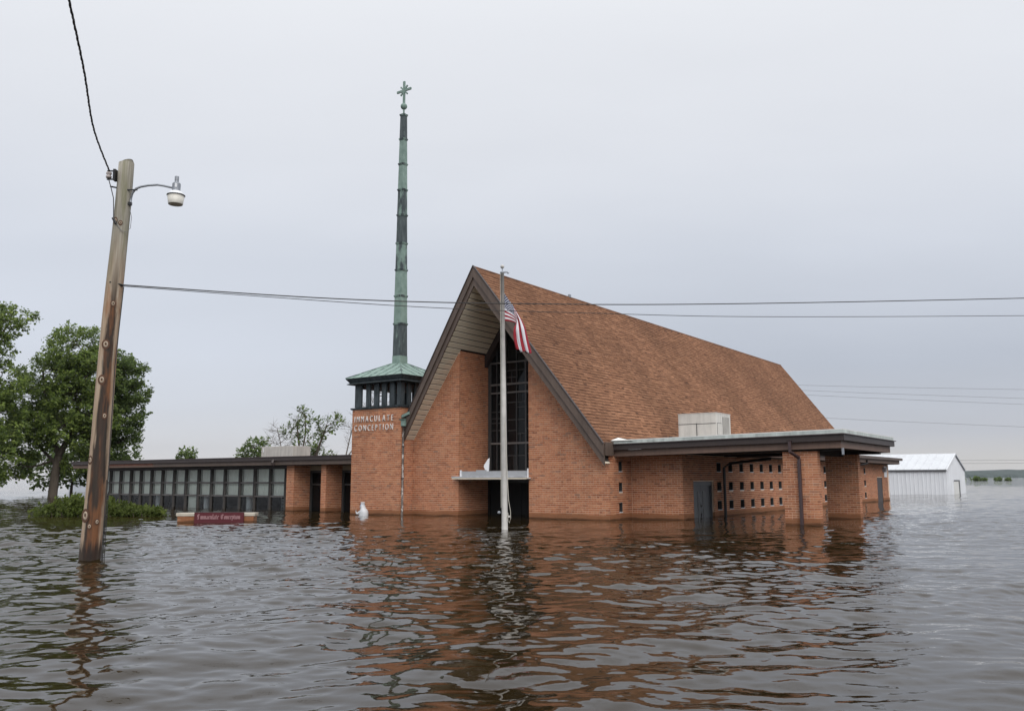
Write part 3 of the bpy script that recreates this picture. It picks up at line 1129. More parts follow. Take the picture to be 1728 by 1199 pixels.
# the far slope, plain courses
m = MB()
for r_ in range(36):
    xa, xb = RX - 3.67 * r_ / 36, RX - 3.67 * (r_ + 1) / 36
    m.add([(xa, front_by(xa), roof_z(xa) + .0), (xb, front_by(xb), roof_z(xb) + .014), (xb, BACK, roof_z(xb) + .014), (xa, BACK, roof_z(xa))], [(0, 1, 2, 3)])
    m.add([(xb, front_by(xb), roof_z(xb) + .014), (xb, front_by(xb), roof_z(xb)), (xb, BACK, roof_z(xb)), (xb, BACK, roof_z(xb) + .014)], [(0, 1, 2, 3)])
tag(m.build('shingle_courses', 'shingle', church), kind='stuff')
MB().tube([(RX, -1.04, RZ + .012), (RX, BACK + .03, RZ + .012)], .028, 6).build('ridge_cap', 'shingle', church)
MB().box(RX - .02, RX + .05, 5.2, 5.32, RZ, RZ + .12).build('roof_vent', 'steel', church)

# rake boards: an upper board and a lower, set-back one, on each side
for nm, xa, xb in (('left', LEFT_END, RX - .0005), ('right', RX + .0005, EAVE_R + .02)):
    for (da, db, th, proud, mat) in ((.03, -.36, .06, .05, 'brown_trim'), (-.362, -T_V - .02, .05, .0, 'brown_trim')):
        mb = MB()
        q = []
        for x in (xa, xb):
            fy = front_by(x) - proud
            q += [(x, fy, roof_z(x) + da), (x, fy + th, roof_z(x) + da), (x, fy + th, roof_z(x) + db), (x, fy, roof_z(x) + db)]
        mb.add(q, [(0, 1, 2, 3), (7, 6, 5, 4), (0, 4, 5, 1), (1, 5, 6, 2), (2, 6, 7, 3), (3, 7, 4, 0)])
        mb.build('rake_board', mat, church, fix=True)
    mb = MB()
    q = []
    for x in (xa, xb):
        fy = front_by(x) - .075
        q += [(x, fy, roof_z(x) + .052), (x, fy + .1, roof_z(x) + .052), (x, fy + .1, roof_z(x) + .031), (x, fy, roof_z(x) + .005)]
    mb.add(q, [(0, 1, 2, 3), (7, 6, 5, 4), (0, 4, 5, 1), (1, 5, 6, 2), (2, 6, 7, 3), (3, 7, 4, 0)])
    mb.build('drip_edge', 'dark_trim', church, fix=True)
# soffit boards under both slopes
for side in (-1, 1):
    L_ = 3.67 if side < 0 else 4.6
    n = 30
    sof = empty('soffit'); sof.parent = church
    for i in range(n):
        a, b = RX + side * (.06 + L_ * i / n), RX + side * (.06 + L_ * (i + 1) / n - .020)
        if side < 0:
            a, b = max(a, LEFT_END), max(b, LEFT_END)
        else:
            a, b = min(a, EAVE_R), min(b, EAVE_R)
        if abs(a - b) < .03:
            continue
        q = []
        back = 1.74 if RL < (a + b) / 2 < RR else .02
        for x, k in ((a, -.012), (b, 0)):
            z = roof_z(x) - T_V + .03 - (.012 if k else 0)
            f = front_by(x) + .052
            q += [(x, f, z), (x, back, z), (x, back, z + .02), (x, f, z + .02)]
        MB().add(q, [(0, 1, 2, 3), (7, 6, 5, 4), (0, 4, 5, 1), (1, 5, 6, 2), (2, 6, 7, 3), (3, 7, 4, 0)]).build('soffit_board', 'soffit_board', sof, fix=True)
    mb = MB()
    q = []
    for x in (RX, RX + side * L_):
        z = roof_z(x) - T_V + .055
        f = front_by(x) + .052
        q += [(x, f, z), (x, 1.9, z), (x, 1.9, z + .02), (x, f, z + .02)]
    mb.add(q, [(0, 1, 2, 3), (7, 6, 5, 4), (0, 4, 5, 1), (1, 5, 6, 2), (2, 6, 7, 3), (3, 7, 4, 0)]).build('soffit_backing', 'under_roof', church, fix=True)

# low aisle roof behind the porch
ar = MB().box(-.3, 2.42, 6.45, 30.4, 2.30, 2.40).build('aisle_roof', 'white_membrane', church)
MB().box(2.42, 2.58, 6.45, 30.5, 2.27, 2.41).box(-.3, 2.42, 30.4, 30.5, 2.27, 2.41).build('gutter', 'brown_trim', ar)
MB().box(2.36, 2.42, 6.45, 30.4, 2.07, 2.28).box(-.3, 2.36, 30.34, 30.4, 2.07, 2.28).build('fascia', 'fascia_board', ar)
MB().box(-.1, 2.36, 6.45, 30.34, 2.055, 2.10).build('aisle_soffit', 'under_roof', church)
MB().tube([(2.46, 22.5, 2.2), (2.46, 22.5, 2.02), (1.9, 21.2, 1.83), (1.9, 21.2, -.6)], .05, 6).build('downspout', 'black_metal', church)
mas.finish()

# ------------------------------------------------------------------ entrance canopy (porch roof on two brick piers)
PB = (5.8, 3.0, 0)
porch = building('entrance_canopy', PB[0], PB[1])
tag(porch, 'flat roofed brown entrance canopy on two brick piers, beside the church', 'canopy')
pm = Masonry(porch, PB)
X0, X1, Y0, Y1 = -.10, 7.10, .22, 6.40
zl = lambda x: 2.455 + .017 * x          # top of membrane


def ring(mb, x0, x1, y0, y1, dz0, dz1, t):
    """a band round three open sides (front, right, back) of the porch, following the slight tilt"""
    def seg(ax, ay, bx_, by_, cx, cy, dx_, dy_):
        q = [(ax, ay), (bx_, by_), (cx, cy), (dx_, dy_)]
        vs_ = [(x, y, zl(x) + dz0) for x, y in q] + [(x, y, zl(x) + dz1) for x, y in q]
        mb.add(vs_, [(0, 3, 2, 1), (4, 5, 6, 7), (0, 1, 5, 4), (1, 2, 6, 5), (2, 3, 7, 6), (3, 0, 4, 7)])
    seg(x0, y0, x1, y0, x1 - t, y0 + t, x0, y0 + t)
    seg(x1, y0, x1, y1, x1 - t, y1 - t, x1 - t, y0 + t)
    seg(x1, y1, x0, y1, x0, y1 - t, x1 - t, y1 - t)


def plate(mb, x0, x1, y0, y1, dz0, dz1):
    q = [(x0, y0), (x1, y0), (x1, y1), (x0, y1)]
    vs_ = [(x, y, zl(x) + dz0) for x, y in q] + [(x, y, zl(x) + dz1) for x, y in q]
    mb.add(vs_, [(0, 3, 2, 1), (4, 5, 6, 7), (0, 1, 5, 4), (1, 2, 6, 5), (2, 3, 7, 6), (3, 0, 4, 7)])


mb = MB(); plate(mb, .045, X1 - .05, Y0 + .05, Y1 - .05, -.10, .0)
mb.build('canopy_roof', 'white_membrane', porch, off=PB)
mb = MB(); ring(mb, X0, X1 - .02, Y0 + .02, Y1 - .02, -.075, .022, .03)
mb.build('flashing', 'copper_flash', porch, off=PB, fix=True)
mb = MB(); ring(mb, X0, X1 - .02, Y0 + .02, Y1 - .02, .0225, .042, .05)
mb.build('membrane_edge', 'white_membrane', porch, off=PB, fix=True)
mb = MB(); ring(mb, X0, X1, Y0, Y1, -.27, -.078, .10)
mb.build('gutter', 'dark_trim', porch, off=PB, fix=True)
mb = MB(); ring(mb, X0 - .03, X1 + .05, Y0 - .05, Y1 + .05, -.105, -.085, .06)
mb.build('gutter_lip', 'plum_metal', porch, off=PB, fix=True)
mb = MB(); ring(mb, X0, X1 - .12, Y0 + .12, Y1 - .12, -.47, -.272, .05)
mb.build('fascia', 'fascia_board', porch, off=PB, fix=True)
mb = MB(); plate(mb, .06, X1 - .18, Y0 + .18, Y1 - .18, -.40, -.36)
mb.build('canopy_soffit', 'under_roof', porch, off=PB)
for (px0, px1, py, dpt, label) in ((5.32, 6.28, .50, .26, None), (5.26, 6.26, 4.95, .30, None)):
    zt_ = zl(5.8) - .47 - .05
    p = MB().box(px0, px1, py, py + dpt, -1, zt_).build('pier', 'mortar', porch, off=PB)
    pm.lay(p, (0, py, 0), (1, 0, 0), (0, -1, 0), lambda z: [(px0 - .0, px1 + .007)], -.15, zt_ - .02, start=px0)
    pm.lay(p, (px1, 0, 0), (0, 1, 0), (1, 0, 0), lambda z: [(py + .025, py + dpt)], -.15, zt_ - .02, start=py)
    MB().box(1.82, 6.92, py + .02, py + dpt - .04, zt_ + .002, zt_ + .17).build('beam', 'under_roof', porch, off=PB)
MB().box(5.6, 5.85, .77, 4.94, zt_ - .06, zt_ + .165).build('beam', 'under_roof', porch, off=PB)
pm.finish()
dx_ = 5.80
ds = MB()
ds.tube([(dx_ - .16, .17, 2.33), (dx_ - .16, .17, 2.02), (dx_, .43, 1.86), (dx_, .43, 1.70), (dx_, .43, -.8)], .058, 4)
bevel(ds.build('downspout', 'plum_metal', porch, off=PB), .012)
MB().box(7.00, 7.05, .30, .36, 1.92, 2.10).build('bracket', 'steel', porch, off=PB)
MB().tube([(3.4, 5.2, 1.95), (2.1, 4.75, 1.80), (1.92, 4.66, 1.66), (1.92, 4.66, -.6)], .052, 6).build('downspout', 'black_metal', porch, off=PB)
mb = MB()
mb.add([(-.06, .20, 2.482), (.75, .20, 2.485), (.35, .9, 2.50), (-.05, .75, 2.60)], [(0, 1, 2, 3)])
o = mb.build('corner_flashing', 'white_membrane', porch, off=PB)
o.modifiers.new('thick', 'SOLIDIFY').thickness = .01

MB().box(-.14, .055, -.30, .24, 2.005, 2.43).build('eave_return', 'brown_trim', porch, off=PB)
# roof-top unit on the low roof
AB = (1.27, 4.65, 2.455)
ac = empty('rooftop_unit', bw(*AB[:2], AB[2] + .02), -YAW)
tag(ac, 'grey rooftop air conditioner on the low canopy roof against the shingled slope', 'air conditioner')
bevel(MB().box(-.70, .70, -.65, .65, .06, 1.03).build('casing', 'ac_metal', ac), .012)
MB().box(-.66, .66, -.60, .60, 0, .06).build('base_rail', 'steel', ac)
bevel(MB().box(-.655, -.03, -.662, -.652, .14, .66).build('panel', 'ac_metal', ac), .006)
bevel(MB().box(.0, .66, -.662, -.652, .14, .66).build('panel', 'ac_metal', ac), .006)
bevel(MB().box(.702, .712, -.56, -.22, .30, .68).build('panel', 'ac_metal', ac), .006)
MB().box(.70, .706, -.08, .52, .10, .92).build('louvre_opening', 'ac_dark', ac)
for i in range(6):
    MB().box(.707, .722, -.06 + i * .105, -.022 + i * .105, .10, .92).build('louvre', 'ac_metal', ac)
MB().box(.703, .709, -.26, -.10, .10, .22).build('label_plate', 'orange_label', ac)
MB().box(-.71, .71, -.66, .66, 1.03, 1.05).build('lid', 'ac_metal', ac)
MB().box(-.027, -.003, -.656, -.650, .12, .70).box(-.69, .68, -.656, -.650, .665, .685).box(-.69, .68, -.656, -.650, .10, .125).build('seam', 'ac_dark', ac)
MB().box(.699, .704, -.58, -.565, .28, .70).box(.699, .704, -.215, -.20, .28, .70).box(.699, .704, -.565, -.215, .685, .70).build('seam', 'ac_dark', ac)

# ------------------------------------------------------------------ bell tower
TC = (-9.45, .54)
TB = (*TC, 0)
tower = building('bell_tower', *TC)
tag(tower, 'square brick bell tower with open louvred belfry and slender green copper spire', 'bell tower')
tm_ = Masonry(tower, TB)
H = 1.24
fx0, fx1, fy0 = TC[0] - H, TC[0] + H, TC[1] - H
tw = MB().box(fx0, fx1, fy0, TC[1] + H, -1, 3.90).build('wall', 'mortar', tower, off=TB)
tm_.lay(tw, (0, fy0, 0), (1, 0, 0), (0, -1, 0), lambda z: [(fx0 - .007, fx1 + .007)], -.15, 3.89)
tm_.lay(tw, (fx1, 0, 0), (0, 1, 0), (1, 0, 0), lambda z: [(fy0 + .025, -.01)] if z < 2.6 else [(fy0 + .025, TC[1] + H)], -.15, 3.89)
tm_.finish()
MB().frust(TC, H + .05, H + .07, 3.902, 3.965).build('cap', 'copper_black', tower, off=TB)
MB().frust(TC, H - .06, H - .06, 3.966, 4.0).build('belfry_floor', 'copper_black', tower, off=TB)
po = [(-1.17, -.79), (-.60, -.38), (-.19, .05), (.21, .44), (.62, .85)]
hh = 1.19
def post(x0, x1, y0, y1):
    MB().box(TC[0] + x0, TC[0] + x1, TC[1] + y0, TC[1] + y1, 4.0, 4.86).build('post', 'copper_black', tower, off=TB)


for sx in (-1, 1):
    for sy in (-1, 1):
        a_, b_ = sorted((sx * hh, sx * (hh - .20))); c_, d_ = sorted((sy * hh, sy * (hh - .20)))
        post(a_, b_, c_, d_)
post(-.99, -.84, -hh, -hh + .07)
for a, b in po[1:]:
    post(a, b, -hh, -hh + .07)
for c in (-.465, -.035, .385, .79):
    post(-hh, -hh + .07, c - .09, c + .09)
for c in (-.72, -.30, .12, .54):
    post(hh - .07, hh, c - .10, c + .10)
for c in (-.66, -.27, .12, .53):
    post(c - .09, c + .09, hh - .07, hh)
MB().box(TC[0] - 1.0, TC[0] + 1.0, TC[1] - 1.0, TC[1] + 1.0, 4.70, 4.85).build('belfry_ceiling', 'fascia_board', tower, off=TB)
ev = MB()
prof = [(1.36, 4.855), (1.42, 4.87), (1.42, 4.89), (1.34, 4.93), (1.45, 5.08), (1.45, 5.095)]
vs_, fs_ = [], []
for h_, z_ in prof:
    vs_ += [(TC[0] - h_, TC[1] - h_, z_), (TC[0] + h_, TC[1] - h_, z_), (TC[0] + h_, TC[1] + h_, z_), (TC[0] - h_, TC[1] + h_, z_)]
for i in range(len(prof) - 1):
    fs_ += [(4 * i + k, 4 * i + (k + 1) % 4, 4 * i + 4 + (k + 1) % 4, 4 * i + 4 + k) for k in range(4)]
fs_ += [(3, 2, 1, 0), tuple(range(4 * len(prof) - 4, 4 * len(prof)))]
ev.add(vs_, fs_).build('eave', 'copper_black', tower, off=TB)
zr = lambda h_: 5.097 + (1.47 - h_) / (1.47 - .22) * .62
cr = MB().frust(TC, 1.47, .20, 5.097, zr(.20)).build('copper_roof', 'copper_green', tower, off=TB)
for k in range(4):
    t = k * PI / 2
    for a in (-1.05, -.62, -.2, .2, .62, 1.05):
        top = max(abs(a), .22)
        mbx = MB().tube([(a, -1.46, zr(1.46) + .008), (a, -top, zr(top) + .008)], .014, 4)
        mbx.v = [(TC[0] + x * math.cos(t) - y * math.sin(t), TC[1] + x * math.sin(t) + y * math.cos(t), z) for x, y, z in mbx.v]
        mbx.build('seam', 'copper_mixed', cr, off=TB)
    mbx = MB().tube([(-1.46, -1.46, zr(1.46) + .01), (-.2, -.2, zr(.2) + .01)], .02, 4)
    mbx.v = [(TC[0] + x * math.cos(t) - y * math.sin(t), TC[1] + x * math.sin(t) + y * math.cos(t), z) for x, y, z in mbx.v]
    mbx.build('seam', 'copper_mixed', cr, off=TB)
zs = [5.62, 7.31, 8.42, 9.47, 10.55, 11.70, 12.75, 13.82, 14.87, 15.90]
sm = ['copper_dark', 'copper_green', 'copper_green', 'copper_mixed', 'copper_dark', 'copper_mixed', 'copper_green', 'copper_green', 'copper_dark']
hw = lambda z: .205 - .105 * (z - 5.62) / 10.28
for i, (za, zb) in enumerate(zip(zs[:-1], zs[1:])):
    s = MB().frust(TC, hw(za), hw(zb) - .004, za, zb - .03).build('spire_segment', sm[i], tower, off=TB)
    MB().frust(TC, hw(zb) + .012, hw(zb) + .028, zb - .07, zb).build('collar', 'copper_mixed', s, off=TB)
    if i == 0:
        MB().frust(TC, hw(5.62) + .006, hw(6.05) + .006, 5.60, 6.02).build('base_sleeve', 'copper_green', s, off=TB)
MB().tube([(*TC, 15.9), (*TC, 16.2)], .035, 8).build('stem', 'copper_green', tower, off=TB)
cz = 16.25
orb = MB()
orb.lathe([(.001, -.135)] + [(.135 * math.cos(a), .135 * math.sin(a)) for a in np.linspace(-1.4, 1.4, 9)] + [(.001, .135)], (TC[0], TC[1], cz), 16)
orb.build('orb', 'copper_green', tower, smooth=True, off=TB)
cr_ = MB()
cx, cy, czz = TC[0], TC[1], 16.93
cr_.box(cx - .045, cx + .045, cy - .03, cy + .03, 16.34, 17.32)
cr_.box(cx - .38, cx + .38, cy - .028, cy + .028, czz - .045, czz + .045)
cross = cr_.build('cross', 'copper_green', tower, off=TB)
ray = MB()
for sgn in (1, -1):
    d = Vector((sgn * .707, 0, .707)); n_ = Vector((-sgn * .707, 0, .707))
    c = Vector((cx, cy, czz))
    for e in (1, -1):
        a0, a1 = c + d * .03 * e, c + d * .26 * e
        q = []
        for p, w_ in ((a0, .022), (a1, .034)):
            for sy in (-.02, .02):
                q += [p + n_ * w_ + Vector((0, sy, 0)), p - n_ * w_ + Vector((0, sy, 0))]
        ray.add(q, [(0, 1, 3, 2), (4, 6, 7, 5), (0, 4, 5, 1), (2, 3, 7, 6), (0, 2, 6, 4), (1, 5, 7, 3)])
ray.build('cross_ray', 'copper_green', tower, off=TB, fix=True)

# lettering on the tower
GLYPH = {}


def glyph(ch, ext=.02, bold=0.0):
    key = (ch, ext, bold)
    if key not in GLYPH:
        cu = bpy.data.curves.new('letter', 'FONT')
        cu.body = ch
        cu.size = 1.0
        cu.extrude = ext
        cu.offset = bold
        cu.resolution_u = 3
        o = bpy.data.objects.new('tmp', cu)
        COL.objects.link(o)
        bpy.context.view_layer.update()
        me = bpy.data.meshes.new_from_object(o.evaluated_get(bpy.context.evaluated_depsgraph_get()))
        bpy.data.objects.remove(o)
        bpy.data.curves.remove(cu)
        xs_ = [v.co.x for v in me.vertices]
        GLYPH[key] = (me, min(xs_), max(xs_))
    return GLYPH[key]


def tower_text(s, x0, x1, z0, h_):
    k = h_ / .73
    gs = [glyph(c, .03, -.016) for c in s]
    kx = k * .67
    wsum = sum((b - a) * kx for _, a, b in gs)
    gap = (x1 - x0 - wsum) / (len(s) - 1)
    x = x0
    for (me, a, b) in gs:
        if not me.materials:
            me.materials.append(M['letter_metal'])
            me.name = 'letter'
        o = link('letter', me, tower)
        o.matrix_basis = Matrix.Translation((x - a * kx - TB[0], fy0 - .04 - TB[1], z0)) @ Matrix.Rotation(PI / 2, 4, 'X') @ Matrix.Diagonal((kx, k, .5, 1))
        x += (b - a) * kx + gap


tower_text('IMMACULATE', -10.53, -8.55, 3.425, .235)
tower_text('CONCEPTION', -10.53, -8.55, 3.09, .235)
# copper leader head and flaking downspout at the corner
lx, ly = fx1 + .075, fy0 + .10
bevel(MB().box(lx - .10, lx + .10, ly - .10, ly + .07, 3.20, 3.42).build('leader_head', 'copper_green', tower, off=TB), .015)
MB().frust((lx, ly - .015), .105, .13, 3.42, 3.47).build('leader_rim', 'copper_mixed', tower, off=TB)
MB().prism([(lx - .08, ly - .08, 3.50), (lx + .30, ly - .08, 3.62), (lx + .30, ly - .08, 3.72), (lx - .08, ly - .08, 3.60)], (0, .15, 0)).build('leader_spout', 'copper_mixed', tower, off=TB)
MB().tube([(lx - .02, ly, 3.21), (lx - .03, ly, 2.9), (lx - .03, ly, -.6)], .042, 8).build('downspout', 'flaked_pipe', tower, smooth=True, off=TB)
for z_ in (2.45, 1.3):
    MB().lathe([(.052, 0), (.056, .01), (.056, .03), (.052, .04)], (lx - .03, ly, z_), 8).build('pipe_strap', 'dark_trim', tower, off=TB)

# ------------------------------------------------------------------ school wing
SB = (-21.0, .3, 0)
wing = building('school_wing', SB[0], SB[1])
tag(wing, 'long low flat roofed brick wing with a curtained window wall, left of the bell tower', 'building')
sm_ = Masonry(wing, SB)
WY = .60
mull = [-30.45, -29.51, -28.57, -27.63, -26.76, -25.84, -24.91, -23.95, -23.0, -22.02, -21.04, -20.06, -18.98, -17.96, -16.92, -15.91]
ZR = [-.9, -.02, .575, 1.155, 1.72]
win_w = empty('window_wall'); win_w.parent = wing
for x in mull:
    MB().box(x - .045, x + .045, WY - .09, WY + .05, -1, 1.80).build('mullion', 'window_frame', win_w, off=SB)
    MB().box(x - .018, x + .018, WY - .11, WY - .091, -1, 1.80).build('mullion_fin', 'mullion_dark', win_w, off=SB)
for z_ in (.575, 1.155):
    MB().box(mull[0], mull[-1], WY - .06, WY + .04, z_ - .035, z_ + .035).build('transom', 'window_frame', win_w, off=SB)
MB().box(mull[0] - .5, mull[-1] + .5, WY - .08, WY + .05, 1.74, 1.92).build('window_head', 'dark_trim', win_w, off=SB)
for i, (xa, xb) in enumerate(zip(mull[:-1], mull[1:])):
    for j, (za, zb) in enumerate(((-.9, .54), (.61, 1.12), (1.19, 1.74))):
        t = random.uniform(-.004, .004)
        MB().add([(xa + .055, WY - .01 + t, za), (xb - .055, WY - .01 - t, za), (xb - .055, WY - .01 - t, zb), (xa + .055, WY - .01 + t, zb)], [(0, 1, 2, 3)]).build('pane', 'clear_glass', win_w, off=SB)
    n = 12
    for za, zb in ((.60, 1.80),):
        mb = MB()
        for k in range(n):
            u0, u1 = xa + .02 + (xb - xa - .04) * k / n, xa + .02 + (xb - xa - .04) * (k + 1) / n
            w_ = .012 * (1 if k % 2 else -1)
            mb.add([(u0, WY + .13 - w_, za), (u1, WY + .13 + w_, za), (u1, WY + .13 + w_, zb), (u0, WY + .13 - w_, zb)], [(0, 1, 2, 3)])
        mb.build('curtain', 'curtain', wing, off=SB)
# lower row: mostly unlit room, a few drawn blinds and white columns
MB().box(-22.97, -22.06, WY + .12, WY + .14, -.9, .56).build('curtain', 'curtain', wing, off=SB)
for x in (-25.7, -21.82, -18.72):
    MB().tube([(x, WY + .35, -.9), (x, WY + .35, .60)], .17, 12).build('column', 'white_paint', wing, smooth=True, off=SB)
MB().box(-23.45, -23.28, WY + .2, WY + .23, -.9, .55).build('blind', 'curtain', wing, off=SB)
wn = MB()
for x in (-19.75, -18.98 + .10):
    for z_ in (.02, .17, .30):
        wn.box(x, x + .22, WY + 2.2, WY + 2.22, z_, z_ + .10)
wn.box(-19.75, -19.68, WY + 2.2, WY + 2.215, .02, .5).box(-18.88, -18.82, WY + 2.2, WY + 2.215, .02, .5)
wn.build('shelf', 'white_paint', wing, off=SB)
MB().box(-30.6, -15.9, WY + 4.0, WY + 4.2, -1, 1.95).box(-30.6, -30.45, WY + .1, WY + 4, -1, 1.95).box(-30.4, -15.9, WY + .3, WY + 4, 1.82, 1.95).build('interior', 'dark_interior', wing, off=SB)
# piers and doors next to the tower
for xa, xb in ((-15.05, -14.60), (-12.98, -12.70)):
    ya, yb = -.12, .80
    p = MB().box(xa, xb, ya, yb, -1, 1.86).build('pier', 'mortar', wing, off=SB)
    sm_.lay(p, (0, ya, 0), (1, 0, 0), (0, -1, 0), lambda z: [(xa, xb + .007)], -.15, 1.84, start=xa)
    sm_.lay(p, (xb, 0, 0), (0, 1, 0), (1, 0, 0), lambda z: [(ya + .025, yb)], -.15, 1.84, start=ya)
sm_.finish()
for xa, xb in ((-14.60, -12.98), (-12.70, -10.72)):
    MB().box(xa, xb, .74, .80, 1.66, 1.86).build('lintel_panel', 'tan_panel', wing, off=SB)
    d = MB().box(xa + .02, xa + .12, .72, .82, -1, 1.655).box(xb - .12, xb - .02, .72, .82, -1, 1.655).box(xa + .12, xb - .12, .72, .82, 1.56, 1.655).box(xa + .12, xb - .12, .72, .82, 1.05, 1.12).build('door_frame', 'mullion_dark', wing, off=SB)
    MB().box(xa + .12, xb - .12, .78, .80, -1, 1.05).box(xa + .12, xb - .12, .78, .80, 1.12, 1.56).build('door_pane', 'dark_glass', d, off=SB)
MB().box(-16.0, -15.05, .62, .80, -1, 1.86).build('wall', 'mullion_dark', wing, off=SB)
# roof edge
MB().box(-31.4, -10.71, -.42, 12, 2.02, 2.16).build('roof', 'roof_felt', wing, off=SB)
MB().box(-31.45, -10.72, -.52, -.42, 2.06, 2.20).build('gutter', 'dark_trim', wing, off=SB)
MB().box(-31.47, -10.715, -.55, -.50, 2.20, 2.225).build('drip_edge', 'plum_metal', wing, off=SB)
xs_ = [-31.35, -28.6, -24.1, -19.4, -15.4, -10.73]
for i, (xa, xb) in enumerate(zip(xs_[:-1], xs_[1:])):
    MB().box(xa, xb - .006, -.44, -.40, 1.88, 2.055).build('fascia_board', ('fascia_board', 'fascia_board', 'brown_trim', 'brown_trim', 'brown_trim')[i], wing, off=SB)
MB().box(-28.6, -24.2, -.455, -.442, 1.97, 2.05).build('fascia_strip', 'fascia_red', wing, off=SB)
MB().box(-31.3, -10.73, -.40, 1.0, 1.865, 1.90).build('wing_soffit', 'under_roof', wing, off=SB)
MB().box(-31.45, -31.38, -.42, 12, 1.9, 2.2).build('end_fascia', 'fascia_board', wing, off=SB)
MB().tube([(-15.45, -.50, 2.08), (-15.45, -.56, 1.98), (-15.43, -.5, 1.86)], .06, 6).build('gutter_outlet', 'dark_trim', wing, off=SB)
u2 = empty('rooftop_unit', bw(-19.6, 3.6, 2.17), -YAW)
tag(u2, 'pale beige rooftop unit on the long low wing, in front of the half bare trees', 'air conditioner')
bevel(MB().box(-1.12, 1.12, -.55, .55, .05, .68).build('casing', 'ac_metal', u2), .012)
MB().box(-1.05, 1.05, -.5, .5, 0, .05).build('base_rail', 'steel', u2)
bevel(MB().box(-.1, .52, -.562, -.552, .12, .42).build('panel', 'ac_metal', u2), .006)
MB().box(-.98, -.93, -.561, -.552, .42, .62).build('label_plate', 'white_paint', u2)

# ------------------------------------------------------------------ flagpole and flag
fp = empty('flagpole', (-.20, 22.87, 0))
tag(fp, 'weathered white flagpole with ball top in front of the church gable', 'flagpole')
MB().tube([(.005, 0, -.8), (0, 0, 0), (-.025, 0, 3.5), (-.058, 0, 6.84)], [.086, .083, .066, .046], 16).build('shaft', 'pole_metal', fp, smooth=True)
MB().lathe([(.05, 6.83), (.062, 6.84), (.062, 6.87), (.02, 6.89), (.012, 6.90), (.012, 6.97)], (-.058, 0, 0), 12).build('collar', 'steel', fp)
MB().lathe([(.001, -.055)] + [(.055 * math.cos(a), .055 * math.sin(a)) for a in np.linspace(-1.4, 1.4, 9)] + [(.001, .055)], (-.058, 0, 7.02), 16).build('finial_ball', 'pole_metal', fp, smooth=True)
MB().box(-.06, .09, -.03, .03, 6.855, 6.885).lathe([(.03, -.012), (.03, .012)], (.10, -.01, 6.84), 10).build('pulley', 'steel', fp)
MB().tube([(-.115, -.04, 6.85), (-.105, -.05, 5.0), (-.098, -.075, 2.0), (-.095, -.085, .55)], .006, 5).build('halyard', 'rope', fp)
MB().tube([(.02, -.09, 2.8), (.075, -.07, 1.2), (.10, -.08, .75), (.15, -.06, .45), (.155, -.05, .28), (.12, -.06, .16), (.08, -.09, .22), (.085, -.09, .42)], .009, 5).build('halyard', 'rope', fp)
MB().box(.07, .14, -.08, -.04, .30, .35).build('cleat', 'pole_metal', fp)
MB().lathe([(.02, -.03), (.045, -.01), (.045, .02), (.02, .04)], (-.15, 0, .42), 10).build('light_fitting', 'steel', fp)


def build_flag():
    nu, nv = 46, 40
    pxz = lambda c: [(u, (px - 864) / 62.0, 6.30 - (py - 493) * .01625) for u, px, py in c]
    top = pxz([(0, 851, 493), (.2, 857.5, 503), (.40, 867, 516), (.50, 875, 530), (.62, 882, 547), (.75, 886, 565), (.88, 890, 582), (1, 894.5, 597)])
    bot = pxz([(0, 851, 541), (.2, 859, 541.5), (.40, 869, 543), (.50, 873, 545), (.56, 868, 548), (.70, 866.5, 562), (.85, 869, 578), (1, 874, 592)])
    def cur(c, t):
        for a, b in zip(c[:-1], c[1:]):
            if t <= b[0] + 1e-6:
                k = (t - a[0]) / (b[0] - a[0])
                return np.array([a[1] + (b[1] - a[1]) * k, a[2] + (b[2] - a[2]) * k])
        return np.array(c[-1][1:])
    V, UV = [], []
    for i in range(nu):
        u = i / (nu - 1)
        ct = [np.mean([cur(top, min(max(u + d_, 0), 1)) for d_ in (-.05, 0, .05)], 0), np.mean([cur(bot, min(max(u + d_, 0), 1)) for d_ in (-.05, 0, .05)], 0)]
        for j in range(nv):
            v = j / (nv - 1)
            p = ct[0] * (1 - v) + ct[1] * v
            fold = min(max((u - .46) / .2, 0), 1)
            ph = v * 2 * PI * 2.3 + u * 2.0
            x = p[0] + fold * .060 * math.sin(ph)
            yq = .02 + .05 * u + fold * .10 * math.cos(ph) + (1 - fold) * .03 * math.sin(v * 4 + u * 9) * min(u * 6, 1)
            V.append((x, 22.87 + yq, p[1] + fold * .02 * math.sin(ph * 1.7)))
            UV.append((u, v))
    Q = [(i * nv + j, i * nv + j + 1, (i + 1) * nv + j + 1, (i + 1) * nv + j) for i in range(nu - 1) for j in range(nv - 1)]
    V = np.array(V); base = np.array([-.18, 22.89, 5.9])
    me = np_mesh('flag', V - base, np.array(Q), 'flag_cloth', True)
    ul = me.uv_layers.new(name='UVMap')
    li = np.empty(len(me.loops), dtype=np.int32); me.loops.foreach_get('vertex_index', li)
    ul.data.foreach_set('uv', np.array(UV, dtype=np.float32)[li].ravel())
    o = link('flag', me); o.location = base
    o.modifiers.new('thick', 'SOLIDIFY').thickness = .003
    tag(o, 'red, white and blue flag with stars and stripes hanging limp from the flagpole', 'flag')


build_flag()

